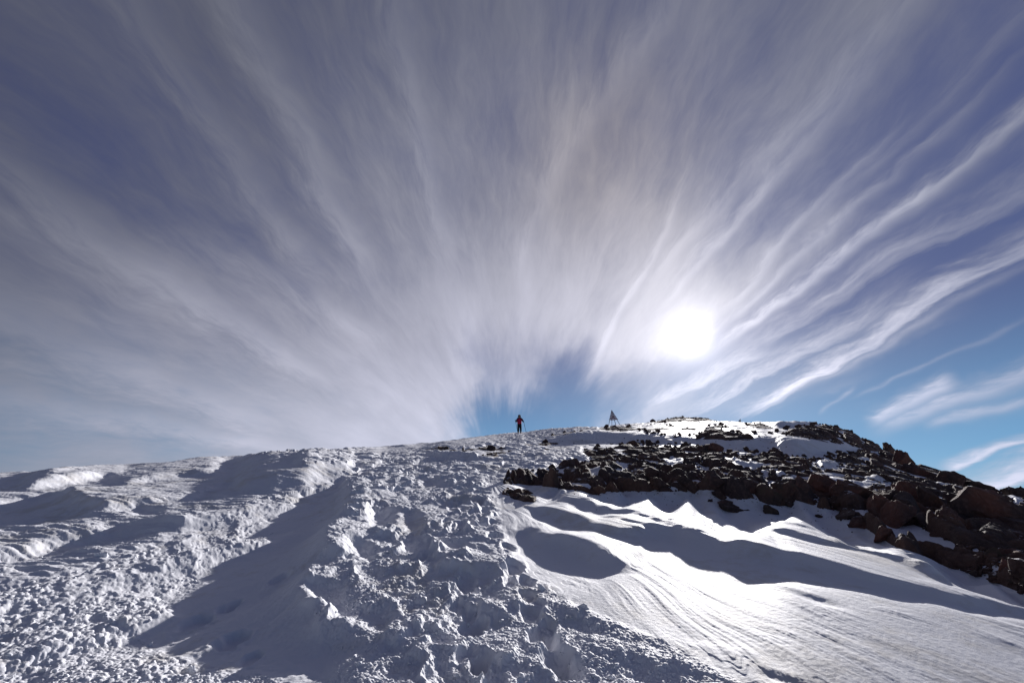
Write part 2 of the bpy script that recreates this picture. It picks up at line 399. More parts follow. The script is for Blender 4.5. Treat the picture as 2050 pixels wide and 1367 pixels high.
def snow_detail(x, y, z, r):
    px, py = proj(x, y, z)
    front = (y > .3)
    sm = np.where(front, look(m_smooth, px, py), .6)
    cr = np.where(front, look(m_crust, px, py), .3)
    tr = np.where(front, look(m_trail, px, py), 0)
    rk = np.where(front, look(m_rock_b, px, py), 0)
    shd = grid_s(HM, x, y)
    rough = np.clip(1 - sm - cr, 0, 1)
    d = np.zeros(x.shape, np.float32)
    fade = lambda cell: ss(cell * 500, cell * 130, r)      # leave out what is far below a pixel
    # broad swell everywhere
    d += .018 * fbm(x * .9, y * .9, 3, 5) * (1 - .6 * sm) * ss(2, 6, r)
    # sastrugi fanning out over the smooth slope
    fx, fy = x + .5, y - 10.8
    th = np.arctan2(fy, fx) + .05 * fbm(x * .5, y * .5, 2, 6); rr = np.hypot(fx, fy)
    st = gn(th * 42, rr * .55, 7) * .55 + gn(th * 95, rr * 1.2, 8) * .32 + gn(th * 230, rr * 2.4, 8.5) * .17
    amp = ss(-.25, .5, fbm(x * .6, y * .6, 3, 9))
    st = np.where(st > 0, st, st * .5)
    d += .0125 * st * sm * (.4 + amp) * (1 - .75 * shd)
    d += .0035 * sm * np.clip(gn(th * 30, rr * 4.0, 31), 0, 1) * amp
    # wind crust plates on the left: flat tops with undercut steps
    q = fbm(x * .8 + .4 * gn(y * 1.3, x, 11), y * 1.5, 4, 10, .55)
    stp = np.floor(q * 7) / 7 + ss(.0, .28, (q * 7) % 1) / 7
    d += cr * (.05 * stp * ss(2, 5, r) + .005 * fbm(x * 5, y * 9, 3, 12))
    d += cr * .018 * np.clip(gn(x * 2.5 + y, y * 16, 13), 0, 1) * fade(.06)
    cf = fbm(x * 2.2 + .8 * y, y * 7, 3, 75)
    d += cr * .03 * (np.floor(cf * 5) + ss(.0, .2, (cf * 5) % 1)) / 5 * ss(14, 8, r)
    # trampled snow: boot holes and ridges, then lumps, then grains
    f1, f2, rd, ox, oy = cells(x * 2.6 + .5 * gn(x * 3, y * 3, 20), y * 2.2 + .5 * gn(x * 3, y * 3, 21), 1)
    holes = -ss(.55, .15, f1) * (.3 + .9 * rd[..., 0])
    ridge = np.clip(1 - np.abs(fbm(x * 1.7, y * 1.1, 4, 14)) * 3.2, 0, 1) ** 1.6
    zone = .25 + 1.1 * ss(-.25, .3, fbm(x * 1.1, y * .7, 2, 72))
    d += tr * zone * (.05 * holes * ss(.35, .7, rd[..., 1]) + .05 * ridge) * (1 - .7 * shd)
    d += rough * (1 - tr) * (.014 * holes * ss(.5, .8, rd[..., 1]) + .016 * ridge) * (1 - .8 * shd)
    lump = ss(-.1, .35, fbm(x * 1.3, y * .9, 3, 15))
    pl = fbm(x * 2.2 + y, y * 1.6, 3, 71)
    d += rough * .03 * (np.floor(pl * 5) + ss(.0, .35, (pl * 5) % 1)) / 5 * (1 - lump) * (1 - .5 * shd)
    f1, f2, rd, ox, oy = cells(x * 9, y * 9, 2)
    d += rough * lump * fade(.11) * .016 * np.sqrt(np.clip(1 - (f1 / .62) ** 2, 0, 1)) * rd[..., 2] * (1 - .6 * shd)
    f1, f2, rd, ox, oy = cells(x * 23, y * 23, 3)
    d += rough * (.3 + .7 * lump) * fade(.045) * .020 * np.sqrt(np.clip(1 - (f1 / .65) ** 2, 0, 1)) * rd[..., 2] * (1 - .45 * shd)
    f1, f2, rd, ox, oy = cells(x * 52, y * 52, 4)
    d += rough * fade(.02) * .0105 * np.sqrt(np.clip(1 - (f1 / .65) ** 2, 0, 1)) * (.3 + .7 * rd[..., 2]) * (1 - .3 * shd)
    d += rough * .007 * fbm(x * 6, y * 6, 3, 16) * (1 - .5 * shd)
    # far trampled crest, coarser
    f1, f2, rd, ox, oy = cells(x * 1.6, y * 1.1, 5)
    d += rough * ss(9, 14, r) * .10 * np.sqrt(np.clip(1 - (f1 / .7) ** 2, 0, 1)) * rd[..., 1]
    f1, f2, rd, ox, oy = cells(x * 4, y * 2.6, 6)
    d += rough * ss(8, 11, r) * .06 * np.sqrt(np.clip(1 - (f1 / .7) ** 2, 0, 1)) * rd[..., 1]
    d += cr * ss(10, 16, r) * .025 * fbm(x * .5, y * 1.2, 4, 17) + cr * ss(24, 40, r) * .22 * fbm(x * .25, y * .5, 4, 19, .6)
    wf = fbm(th * 26, rr * 1.1, 3, 73)
    d += sm * .016 * (np.floor(wf * 6) + ss(.0, .18, (wf * 6) % 1)) / 6 * (1 - .5 * shd) * ss(-.1, .25, fbm(x * .8, y * .8, 2, 74))
    d += sm * ss(.4, 0, tr) * (y < 8) * (x < -.2) * (.010 * fbm(x * 4, y * 4, 4, 91, .65) + .004 * fbm(x * 16, y * 16, 2, 92))
    d += sm * .0016 * fbm(x * 30, y * 30, 3, 18) * fade(.03)
    d *= 1 - .6 * rk
    for (bx_, by_, rb_, db_) in HOLES:
        nz = np.nonzero((np.abs(x - bx_) < rb_ * 3) & (np.abs(y - by_) < rb_ * 4))
        if len(nz[0]) == 0: continue
        xx, yy = x[nz], y[nz]
        q = np.hypot(xx - bx_, (yy - by_) * .6) / rb_ + .35 * gn(xx * 9, yy * 9, 61)
        d[nz] += -db_ * ss(1.0, .55, q) + db_ * .12 * np.exp(-((q - 1.15) / .16) ** 2)
    # little pointed drift on the crest between hiker and beacon
    return d


def polar(azs, rs):
    A, RR = np.meshgrid(azs, rs)
    return (RR * np.sin(A)), (RR * np.cos(A)), RR


def grid_mesh(name, x, y, z, mat, keep=None, wrap=False, smooth=True, attrs=None):
    nr, na = x.shape
    idx = np.arange(nr * na).reshape(nr, na)
    if wrap:
        nxt = np.roll(idx, -1, 1)
        q = np.stack([idx[:-1], nxt[:-1], nxt[1:], idx[1:]], -1).reshape(-1, 4)
    else:
        q = np.stack([idx[:-1, :-1], idx[:-1, 1:], idx[1:, 1:], idx[1:, :-1]], -1).reshape(-1, 4)
    q = q[:, ::-1]
    co = np.stack([x, y, z], -1).reshape(-1, 3).astype(np.float32)
    if keep is not None:
        kf = keep.reshape(-1)[q].any(1); q = q[kf]
        used = np.zeros(len(co), bool); used[q.ravel()] = True
        mp = np.cumsum(used) - 1; q = mp[q]; co = co[used]
    me = bpy.data.meshes.new(name)
    me.vertices.add(len(co)); me.vertices.foreach_set('co', co.ravel())
    me.loops.add(len(q) * 4); me.loops.foreach_set('vertex_index', q.ravel().astype(np.int32))
    me.polygons.add(len(q)); me.polygons.foreach_set('loop_start', np.arange(0, len(q) * 4, 4, dtype=np.int32))
    me.polygons.foreach_set('loop_total', np.full(len(q), 4, np.int32))
    me.polygons.foreach_set('use_smooth', np.full(len(q), smooth))
    me.update(calc_edges=True)
    me.materials.append(mat)
    o = bpy.data.objects.new(name, me); COL.objects.link(o)
    return o


# ------------------------------------------------------------------ materials
class S:
    """a socket with arithmetic"""
    nt = None
    def __init__(self, s): self.s = s
    @staticmethod
    def op(o, *a, clamp=False):
        n = S.nt.nodes.new('ShaderNodeMath'); n.operation = o; n.use_clamp = clamp
        for i, v in enumerate(a):
            if isinstance(v, S): S.nt.links.new(v.s, n.inputs[i])
            else: n.inputs[i].default_value = v
        return S(n.outputs[0])
    def __add__(a, b): return S.op('ADD', a, b)
    __radd__ = __add__
    def __sub__(a, b): return S.op('SUBTRACT', a, b)
    def __rsub__(a, b): return S.op('SUBTRACT', b, a)
    def __mul__(a, b): return S.op('MULTIPLY', a, b)
    __rmul__ = __mul__
    def __truediv__(a, b): return S.op('DIVIDE', a, b)
    def __pow__(a, b): return S.op('POWER', a, b)
    def clamp(a): return S.op('ADD', a, 0.0, clamp=True)


def link(a, b): S.nt.links.new(a.s if isinstance(a, S) else a, b)


def xyz(a, b, c):
    n = S.nt.nodes.new('ShaderNodeCombineXYZ')
    for i, v in enumerate((a, b, c)):
        if isinstance(v, S): link(v, n.inputs[i])
        else: n.inputs[i].default_value = v
    return S(n.outputs[0])


def noi(vec, scale=1.0, detail=3.0, rough=.5, dist=0.0):
    n = S.nt.nodes.new('ShaderNodeTexNoise'); n.inputs['Scale'].default_value = scale
    n.inputs['Detail'].default_value = detail; n.inputs['Roughness'].default_value = rough; n.inputs['Distortion'].default_value = dist
    if vec is not None: link(vec, n.inputs['Vector'])
    return S(n.outputs['Fac'])


def smooth(x, a, b, lo=0.0, hi=1.0):
    n = S.nt.nodes.new('ShaderNodeMapRange'); n.interpolation_type = 'SMOOTHSTEP'
    link(x, n.inputs['Value'])
    n.inputs['From Min'].default_value = a; n.inputs['From Max'].default_value = b
    n.inputs['To Min'].default_value = lo; n.inputs['To Max'].default_value = hi
    return S(n.outputs['Result'])


def mix(f, a, b, mode='MIX'):
    n = S.nt.nodes.new('ShaderNodeMix'); n.data_type = 'RGBA'; n.blend_type = mode; n.clamp_factor = True
    for s_, v in ((n.inputs[0], f), (n.inputs[6], a), (n.inputs[7], b)):
        if isinstance(v, S): link(v, s_)
        else: s_.default_value = v if not isinstance(v, tuple) else (*v, 1)
    return S(n.outputs[2])


def material(name, rough=.8, spec=.3):
    m = bpy.data.materials.new(name); m.use_nodes = True
    S.nt = m.node_tree
    b = m.node_tree.nodes['Principled BSDF']
    b.inputs['Roughness'].default_value = rough; b.inputs['Specular IOR Level'].default_value = spec
    return m, b


def pos():
    n = S.nt.nodes.new('ShaderNodeNewGeometry'); return S(n.outputs['Position'])


def objc():
    n = S.nt.nodes.new('ShaderNodeTexCoord'); return S(n.outputs['Object'])


def bump(b, hsock, strength, dist):
    n = S.nt.nodes.new('ShaderNodeBump'); n.inputs['Strength'].default_value = strength; n.inputs['Distance'].default_value = dist
    link(hsock, n.inputs['Height']); link(S(n.outputs[0]), b.inputs['Normal'])


def snow_material():
    m, b = material('snow', .65, .12)
    p = pos()
    n1 = noi(p, .8, 4, .6); n2 = noi(p, 6, 5, .65)
    dirt = smooth(n1 * .6 + n2 * .4, .50, .64)
    c = mix(dirt * .55, (.73, .74, .79), (.56, .53, .49))
    link(c, b.inputs['Base Color'])
    bump(b, noi(p, 90, 4, .7) * .6 + noi(p, 260, 2, .6) * .4, .55, .006)
    return m


def rock_material(name, tint=1.0, red=1.0):
    m, b = material(name, .85, .25)
    p = pos()
    n1 = noi(p, 1.3, 4, .6); n2 = noi(p, 14, 5, .7)
    c = mix(smooth(n1, .38, .62), (.048 * tint, .033 * tint, .034 * tint), (.105 * tint * red, .058 * tint, .044 * tint))
    c = mix(smooth(n2, .45, .75) * .5, c, (.19 * tint, .13 * tint, .11 * tint))
    c = mix(smooth(noi(p, 5, 3, .6), .58, .7) * .35, c, (.10, .09, .06))
    g = S.nt.nodes.new('ShaderNodeNewGeometry'); sx = S.nt.nodes.new('ShaderNodeSeparateXYZ'); S.nt.links.new(g.outputs['Normal'], sx.inputs[0])
    dust = smooth(S(sx.outputs[2]) + (noi(p, 3.5, 5, .7) - .5) * .9, .93, 1.02) * smooth(noi(p, 1.1, 3, .6), .46, .56)
    c = mix(dust * .85, c, (.70, .70, .74))
    link(c, b.inputs['Base Color'])
    bump(b, noi(p, 9, 6, .7) * .7 + noi(p, 45, 3, .7) * .3, .8, .05)
    return m


def plain(name, col, rough=.7, spec=.3, metal=0.0, vary=.25, scale=30):
    m, b = material(name, rough, spec)
    b.inputs['Metallic'].default_value = metal
    n = noi(objc(), scale, 4, .6)
    link(mix(smooth(n, .3, .7), tuple(v * (1 - vary) for v in col), tuple(min(1, v * (1 + vary)) for v in col)), b.inputs['Base Color'])
    bump(b, n, .2, .01)
    return m


M_snow = snow_material()
M_rock = rock_material('brown_volcanic_rock')
M_rock2 = rock_material('reddish_rock', 1.15, 1.25)
M_rock3 = rock_material('grey_rock', .95, .8)


def tag(o, label=None, cat=None, group=None, kind=None):
    if label: o['label'] = label
    if cat: o['category'] = cat
    if group: o['group'] = group
    if kind: o['kind'] = kind
    return o


# ------------------------------------------------------------------ the snow sheet
az_d = np.concatenate([np.radians(np.arange(-180, -54, 3.0)), np.radians(np.linspace(-54, 54, 1500)), np.radians(np.arange(57, 180, 3.0))])
inv = 1 / np.linspace(1 / 2.5, 1 / 9.0, 620)
rs = np.concatenate([np.linspace(.05, 2.45, 28), inv, np.exp(np.linspace(math.log(9.03), math.log(110), 620)), np.exp(np.linspace(math.log(112), math.log(14000), 50))])
gx, gy, grr = polar(az_d, rs)
gz = base_z(gx, gy)
sd = snow_detail(gx, gy, gz, grr) * ss(1.2, 3.0, grr) * ss(400, 120, grr)
zs_ = gz + sd
# pointed drift on the crest
def cone(cx_, cy_, w, hgt):
    return hgt * np.clip(1 - np.hypot(gx - cx_, (gy - cy_) * .5) / w, 0, 1) ** 1.2
a_, t_ = pix_az_tan(1173, 858)
zs_ = zs_ + cone(math.sin(a_) * 55, math.cos(a_) * 55, 1.6, .75)
ground = grid_mesh('ground', gx, gy, zs_, M_snow, wrap=True)
tag(ground, 'windblown snow slope with trampled trail', kind='structure')

# ------------------------------------------------------------------ rock sheet pushing through the snow
azk = np.radians(np.linspace(-14, 54, 1150))
rsk = np.concatenate([1 / np.linspace(1 / 6.2, 1 / 12.0, 300), np.exp(np.linspace(math.log(12.05), math.log(100), 620))])
kx, ky, kr = polar(azk, rsk)
kb = base_z(kx, ky)
ppx, ppy = proj(kx, ky, kb)
wxx = 7 * fbm(kx * 1.3, ky * 1.3, 3, 41) ; wyy = 3.0 * fbm(kx * 1.3, ky * 1.3, 3, 42)
mk = look(m_rock_b, ppx + wxx, ppy + wyy)
mm = look(m_rmain, ppx + wxx, ppy + wyy)
shf = 9 * ss(10.5, 14, kr)
mm = np.minimum(mm, look(m_rmain, ppx + wxx, ppy + wyy - shf))
thin = np.clip(mk - look(m_rmain, ppx + wxx, ppy + wyy), 0, 1)
mk = np.maximum(mm, thin)
mk = np.where((ppx > X1 - 4), 1.0, mk)
sc_ = np.clip(kr / 10, .6, 4.0)                       # blocks grow up the slope


def blocks(x, y, size, s):
    wx_ = .35 * fbm(x / size * 1.1, y / size * 1.1, 2, s + .3); wy_ = .35 * fbm(x / size * 1.1, y / size * 1.1, 2, s + .6)
    f1, f2, rd, ox, oy = cells(x / size + wx_, y / size + wy_, s)
    e = ss(0, .34, f2 - f1)
    top = (rd[..., 0]) + (rd[..., 1] - .5) * ox * 1.4 + (rd[..., 2] - .5) * oy * 1.4
    wt = ss(.012, .03, size / kr) * ss(.17, .09, size / kr)
    return (top * e - (1 - e) * .35) * wt * size


bl = sum(blocks(kx, ky, q, i + 1) for i, q in enumerate((.09, .19, .42, .95, 2.3, 5.0))) * .24
bl = bl + .012 * kr * fbm(kx / (.06 * kr), ky / (.06 * kr), 3, 44) * 0 + .006 * kr * fbm(kx * 1.1, ky * 1.1, 4, 43)
mwd = look(m_wide, ppx, ppy)
bl = bl * (.3 + .7 * ss(.45, .95, np.where(ppx > X1 - 4, 1, mwd)))
vfz = .86 - .46 * ss(10, 20, kr) - .2 * ss(28, 50, kr)
patchy = ss(.05, .35, fbm(kx * .45, ky * .8, 4, 81)) * ss(10.5, 13, kr)
off = ((mk - .5) * .016 * kr * .9 - .0065 * kr * patchy + bl * (1 - .35 * ss(.3, .7, thin)) * mk ** .5 - .003 * kr - .002 * kr * ss(11, 20, kr)) * vfz
off = np.where(mk < .03, -1.0, off)
kz = kb + off
rock = grid_mesh('rock_outcrop', kx, ky, kz, M_rock, keep=off > -.03 * kr, smooth=False)
tag(rock, 'dark rocky outcrop breaking through the snow', kind='structure')

# surface lookup for setting things down
def surf(x, y):
    x = np.atleast_1d(np.float64(x)); y = np.atleast_1d(np.float64(y))
    return base_z(x, y)


# ------------------------------------------------------------------ boulders
def boulder_mesh(name, seed, stretch=(1, 1, 1), cuts=2, mat=None, peaked=0.0):
    rr = random.Random(seed)
    bm = bmesh.new()
    for _ in range(15):
        while True:
            v = Vector((rr.uniform(-1, 1), rr.uniform(-1, 1), rr.uniform(-1, 1)))
            if .6 < v.length < 1.05: break
        v.x *= 1 - peaked * max(v.z, 0); v.y *= 1 - peaked * max(v.z, 0)
        bm.verts.new((v.x * .5 * stretch[0], v.y * .5 * stretch[1], v.z * .5 * stretch[2]))
    r = bmesh.ops.convex_hull(bm, input=bm.verts)
    bmesh.ops.delete(bm, geom=[g for g in r['geom_interior'] if isinstance(g, bmesh.types.BMVert)], context='VERTS')
    if cuts:
        bmesh.ops.bevel(bm, geom=bm.edges[:], offset=.018, segments=1, affect='EDGES', profile=.5)
        bmesh.ops.triangulate(bm, faces=bm.faces[:])
        bmesh.ops.subdivide_edges(bm, edges=bm.edges[:], cuts=cuts, use_grid_fill=True)
        bmesh.ops.triangulate(bm, faces=bm.faces[:])
        for v in bm.verts:
            n = v.co.normalized()
            q = v.co * 3.1 + Vector((seed, 0, 0))
            v.co += n * (mnoise.noise(q) * .05 + mnoise.noise(q * 4.3) * .03 + (abs(mnoise.noise(q * 1.9)) - .2) * .10)
    zmin = min(v.co.z for v in bm.verts)
    for v in bm.verts: v.co.z -= zmin
    bm.normal_update()
    me = bpy.data.meshes.new(name); bm.to_mesh(me); bm.free()
    if mat: me.materials.append(mat)
    return me


mats = [M_rock, M_rock3, M_rock2]
protos = []
for k in range(12):
    protos.append(boulder_mesh('boulder', 100 + k, (1.0, .85, random.Random(k).choice([.6, .8, 1.0])), 2, mats[k % 3], .1 if k % 2 else .28))
slab = boulder_mesh('boulder', 205, (1.0, .5, .32), 2, M_rock3, .3)
rr_ = random.Random(5)


def boulder(px, py, wpx, hpx, k=None, rot=None, sink=.18, label=None, group=None, tilt=0.0, mesh=None, mat=None):
    x, y, z, r = hit(px, py)
    w = wpx * r / FOC * 1.05; h = hpx * r / FOC * 1.12
    me = mesh or protos[(k if k is not None else rr_.randrange(12)) % 12]
    o = bpy.data.objects.new('boulder', me); COL.objects.link(o)
    if 'hh' not in me: me['hh'] = max(v.co.z for v in me.vertices)
    zz = me['hh']
    o.scale = (w, w * .9, h / max(zz, .3))
    yaw = -math.atan2(x, y) + (rot if rot is not None else rr_.uniform(-.6, .6))
    o.rotation_euler = (0, tilt, yaw)
    o.location = (x, y + w * .25, z - h * sink)
    tag(o, label, 'boulder', group)
    return o


named = [
    # px, py(base), w, h, proto, tilt, label
    (1441, 1002, 34, 19, 0, .1, 'small domed boulder alone on the shaded snow, just below the middle of the outcrop'),
    (1423, 1005, 13, 7, 3, 0, 'small stone touching the low left side of the domed boulder on shaded snow'),
    (1456, 1016, 54, 17, 5, .05, 'brown flat-topped boulder on the shaded snow with a long slab leaning on it'),
    (1486, 1028, 82, 17, -1, .22, 'long brown slab sloping down to the right on the shaded snow'),
    (1545, 1030, 32, 18, 7, .15, 'lone pointed boulder dusted with snow, right of the long slab'),
    (1588, 1015, 40, 14, -1, .45, 'dark thin slab sliding down the shaded snow beside the outcrop foot'),
    (1643, 1037, 15, 6, 2, .2, 'tiny isolated stone in the wide shaded snow below the outcrop'),
    (1203, 990, 34, 18, 9, .05, 'blocky brown boulder at the lower left foot of the outcrop'),
    (1020, 989, 20, 11, 1, .1, 'dark pointed stone at the upper left of the small cluster beside the trail'),
    (1037, 999, 28, 13, 8, .1, 'reddish boulder in the middle of the small cluster beside the trail'),
    (1062, 1003, 30, 12, 4, .1, 'flat dark boulder at the lower right of the small cluster beside the trail'),
    (1052, 990, 30, 10, 6, .1, 'dark low boulder at the top of the small cluster beside the trail'),
    (1028, 949, 18, 12, 3, 0, 'square dark boulder at the left tip of the outcrop'),
    (1051, 952, 26, 16, 7, .1, 'dark block second from the left tip of the outcrop'),
    (1105, 942, 22, 14, 10, 0, 'dark block on the upper left edge of the outcrop beside trampled snow'),
    (639, 905.5, 15, 6, 5, 0, 'dark stone on the left crest, first of a pair on the snow'),
    (653, 905.5, 15, 6, 8, 0, 'dark stone on the left crest, right-hand one of the pair'),
    (682, 903, 14, 4, 1, 0, 'low dark stone on the left crest apart from the pair'),
    (1094, 903, 13, 6, 2, 0, 'small dark stone alone on the trampled snow left of the outcrop'),
    (984, 903, 22, 14, 4, 0, 'dark peaked boulder on the bare rock patch below the hiker'),
    (893, 901, 18, 9, 9, 0, 'dark boulder at the left end of the bare rock patch below the hiker'),
    (1269, 893, 26, 13, 0, 0, 'rounded boulder on the upper edge of the outcrop, left one of two domes'),
    (1300, 893, 22, 14, 6, 0, 'rounded boulder on the upper edge of the outcrop, right one of two domes'),
    (1375, 898, 24, 15, 10, 0, 'boulder on the upper outcrop edge beneath the bright snow rim'),
    (1437, 906, 36, 20, 2, 0, 'large boulder on the upper outcrop edge at the end of the bright snow rim'),
    (1558, 915, 38, 20, 11, 0, 'craggy boulder where the upper outcrop meets the grey snowfield'),
    (1702, 856, 12, 10, 3, 0, 'small pointed boulder standing up on the right shoulder skyline'),
    (1792, 916, 26, 28, 9, -.1, 'sharp upright boulder on the descending skyline, highest of the three big crags'),
    (1819, 938, 36, 32, 5, 0, 'large square boulder on the descending skyline with snow at its foot'),
    (1862, 956, 44, 22, 8, 0, 'broad boulder on the descending skyline right of the square crag'),
    (1920, 976, 36, 26, 2, 0, 'domed boulder on the lower descending skyline'),
    (1966, 985, 60, 20, 6, 0, 'long low boulder on the skyline near its right end'),
    (2038, 995, 26, 18, 1, 0, 'small pyramid-shaped boulder at the far right end of the skyline'),
    (1718, 1010, 78, 50, 8, 0, 'big reddish-brown boulder above the shaded snow in the right outcrop front'),
    (1661, 1000, 50, 44, 2, 0, 'tall brown boulder beside the big reddish-brown one in the outcrop front'),
    (1574, 997, 56, 36, 1, .15, 'smooth grey slab-faced boulder in the middle of the outcrop front'),
    (1555, 1010, 56, 30, 4, .3, 'tilted grey boulder leaning down to the shaded snow from the outcrop'),
    (1610, 1000, 46, 42, 11, .1, 'brown boulder between the grey slab-faced one and the tall brown one'),
    (1500, 995, 60, 44, 5, 0, 'reddish boulder with a steep face above the domed boulder on snow'),
    (1813, 1058, 80, 52, 5, .1, 'large orange-brown faceted boulder above the right snow patch'),
    (1845, 1013, 66, 46, 2, 0, 'massive brown boulder behind the orange-brown faceted one'),
    (1780, 1045, 46, 44, 8, .1, 'cracked brown boulder left of the orange-brown faceted one'),
    (1875, 1025, 36, 42, 7, 0, 'upright dark fin of rock between two small snow pockets'),
    (1925, 1072, 60, 52, 11, 0, 'pinkish-brown faceted boulder left of the small snow pocket on the right slope'),
    (1995, 1060, 90, 70, 2, .2, 'huge reddish slab-sided crag near the right edge'),
    (1780, 1083, 34, 24, 5, .1, 'red-brown boulder at the lower left corner of the right snow patch'),
    (1705, 1040, 50, 20, 3, .25, 'dark slab lying at the edge of the right snow patch'),
    (1440, 985, 64, 50, 8, 0, 'broad brown boulder in the middle of the outcrop front'),
    (1380, 985, 60, 40, 0, 0, 'dark brown boulder left of the broad one in the outcrop front'),
    (1320, 985, 56, 34, 6, 0, 'brown boulder at the foot of the outcrop facing the shaded snow hollow'),
    (1250, 985, 56, 34, 9, 0, 'wide brown boulder at the left part of the outcrop foot'),
]
for (px, py, w, h, k, tl, lb) in named:
    if w > 50 and k >= 0: w *= .82; h *= .85
    boulder(px, py, w, h, k=k, tilt=tl, label=lb, mesh=slab if k == -1 else None, rot=.0 if k == -1 else None)

# the many others, told apart by nothing but the heap they lie in
cand = np.argwhere(m_rock > .5)
regions = [
    (lambda x, y: x > 1620 and y > 950, 95, 'brown boulder jammed among others on the steep right-hand slope', 'boulders of the right-hand slope', (12, 46)),
    (lambda x, y: x <= 1620 and y > 878 and x > 1100, 85, 'brown boulder jammed among others in the long outcrop', 'boulders of the long outcrop', (8, 26)),
    (lambda x, y: y <= 878 or (x > 1620 and y <= 950), 80, 'small dark boulder in the rock bands below the summit skyline', 'boulders of the upper rock bands', (5, 15)),
]
rr_.seed(77)
for cond, n, lb, gp, (a, b) in regions:
    c = [(q[1] + X0, q[0] + Y0) for q in cand if cond(q[1] + X0, q[0] + Y0) and q[1] + X0 < 2090]
    for _ in range(n):
        x, y = c[rr_.randrange(len(c))]
        w = a * (b / a) ** (rr_.random() ** 1.5)
        boulder(x, y, w, w * rr_.uniform(.45, .8), label=lb, group=gp, tilt=rr_.uniform(-.3, .3), sink=.42)

# rubble
def merged_scatter(name, metas, items, mat, smooth_=False):
    """items: (proto, x, y, z, scale xyz, yaw, tilt)"""
    vs, fs = [], []; base = 0
    P = []
    for me in metas:
        co = np.array([v.co[:] for v in me.vertices]); fc = np.array([p.vertices[:] for p in me.polygons])
        P.append((co, fc))
    for (k, x, y, z, s, yaw, tl) in items:
        co, fc = P[k]
        c = co * np.array(s)
        ct, st = math.cos(tl), math.sin(tl)
        c = np.stack([c[:, 0] * ct + c[:, 2] * st, c[:, 1], -c[:, 0] * st + c[:, 2] * ct], 1)
        cy, sy = math.cos(yaw), math.sin(yaw)
        c = np.stack([c[:, 0] * cy - c[:, 1] * sy + x, c[:, 0] * sy + c[:, 1] * cy + y, c[:, 2] + z], 1)
        vs.append(c); fs.append(fc + base); base += len(c)
    v = np.concatenate(vs).astype(np.float32); f = np.concatenate(fs)
    me = bpy.data.meshes.new(name)
    me.vertices.add(len(v)); me.vertices.foreach_set('co', v.ravel())
    me.loops.add(len(f) * 3); me.loops.foreach_set('vertex_index', f.ravel().astype(np.int32))
    me.polygons.add(len(f)); me.polygons.foreach_set('loop_start', np.arange(0, len(f) * 3, 3, dtype=np.int32))
    me.polygons.foreach_set('loop_total', np.full(len(f), 3, np.int32))
    me.polygons.foreach_set('use_smooth', np.full(len(f), smooth_))
    me.update(calc_edges=True); me.materials.append(mat)
    o = bpy.data.objects.new(name, me); COL.objects.link(o)
    return o


smalls = [boulder_mesh('rubble_stone', 300 + k, (1, .8, .7), 0, M_rock, .2) for k in range(8)]
items = []
fx_, fy_ = [], []
sel = cand[rng.integers(0, len(cand), 9000)]
hx = {}
# one march per azimuth column
rrm = np.exp(np.linspace(math.log(5), math.log(110), 1400))
for q in sel:
    px, py = q[1] + X0 + rr_.uniform(-3, 3), q[0] + Y0 + rr_.uniform(-1.5, 1.5)
    if px > 2150: continue
    a, t = pix_az_tan(px, py)
    key = round(a * 600)
    if key not in hx:
        aa = key / 600
        z = base_z(rrm * math.sin(aa), rrm * math.cos(aa))
        hx[key] = (z, np.maximum.accumulate(z / rrm))
    z, cm = hx[key]
    k = int(np.searchsorted(cm, t))
    if k >= len(rrm): k = int(np.argmax(cm))
    r = rrm[k]
    w = 3.5 * (18 / 3.5) ** (rr_.random() ** 2.2) * r / FOC
    x, y = r * math.sin(a), r * math.cos(a)
    items.append((rr_.randrange(8), x, y, z[k] - w * .12 + rr_.uniform(0, .1) * w, (w, w * rr_.uniform(.7, 1.1), w * rr_.uniform(.5, 1)), rr_.uniform(0, 6.3), rr_.uniform(-.6, .6)))
# a few strays on the snow around the rocks, and grit shed at the foot of the outcrop
for _ in range(150):
    px = rr_.uniform(1150, 1720); py = (988 if px < 1420 else 988 + (px - 1420) * .16) + rr_.random() ** 2 * 34
    x, y, z, r = hit(px, py)
    w = rr_.uniform(1.2, 4.5) * r / FOC
    items.append((rr_.randrange(8), x, y, z - w * .15, (w, w, w * .6), rr_.uniform(0, 6), 0))
for _ in range(260):
    px, py = rr_.uniform(980, 1800), rr_.uniform(856, 1040)
    if py > 960: continue
    x, y, z, r = hit(px, py)
    w = rr_.uniform(1.5, 5) * r / FOC
    items.append((rr_.randrange(8), x, y, z - w * .1, (w, w, w * .6), rr_.uniform(0, 6), 0))
rub = merged_scatter('rock_rubble', smalls, items, M_rock)
tag(rub, 'broken brown stones filling the gaps of the outcrop', 'rubble', kind='stuff')

# loose snow crumbs on the broken crust
clods = [boulder_mesh('clod', 400 + k, (1, .9, .8), 0, M_snow, .1) for k in range(6)]
items = []
for _ in range(9000):
    r = 2.6 * (9 / 2.6) ** (rr_.random() ** 1.3); a = R_(rr_.uniform(-50, 22))
    x, y = r * math.sin(a), r * math.cos(a)
    items.append([0, x, y, r])
ix = np.array([i[1] for i in items]); iy = np.array([i[2] for i in items])
iz = base_z(ix, iy); iz = iz + snow_detail(ix, iy, iz, np.hypot(ix, iy))
qx, qy = proj(ix, iy, iz)
smv = look(m_smooth, qx, qy); crv = look(m_crust, qx, qy); dens = fbm(ix * 1.3, iy * .9, 3, 15)
out = []
for i in range(len(items)):
    if smv[i] > .12: continue
    if crv[i] > .5 and rr_.random() < .8: continue
    if dens[i] < -.05 and rr_.random() < .6: continue
    w = .008 * (.055 / .008) ** (rr_.random() ** 3)
    out.append((rr_.randrange(6), ix[i], iy[i], iz[i] - w * .15, (w, w, w * rr_.uniform(.6, 1)), rr_.uniform(0, 6.3), rr_.uniform(-.4, .4)))
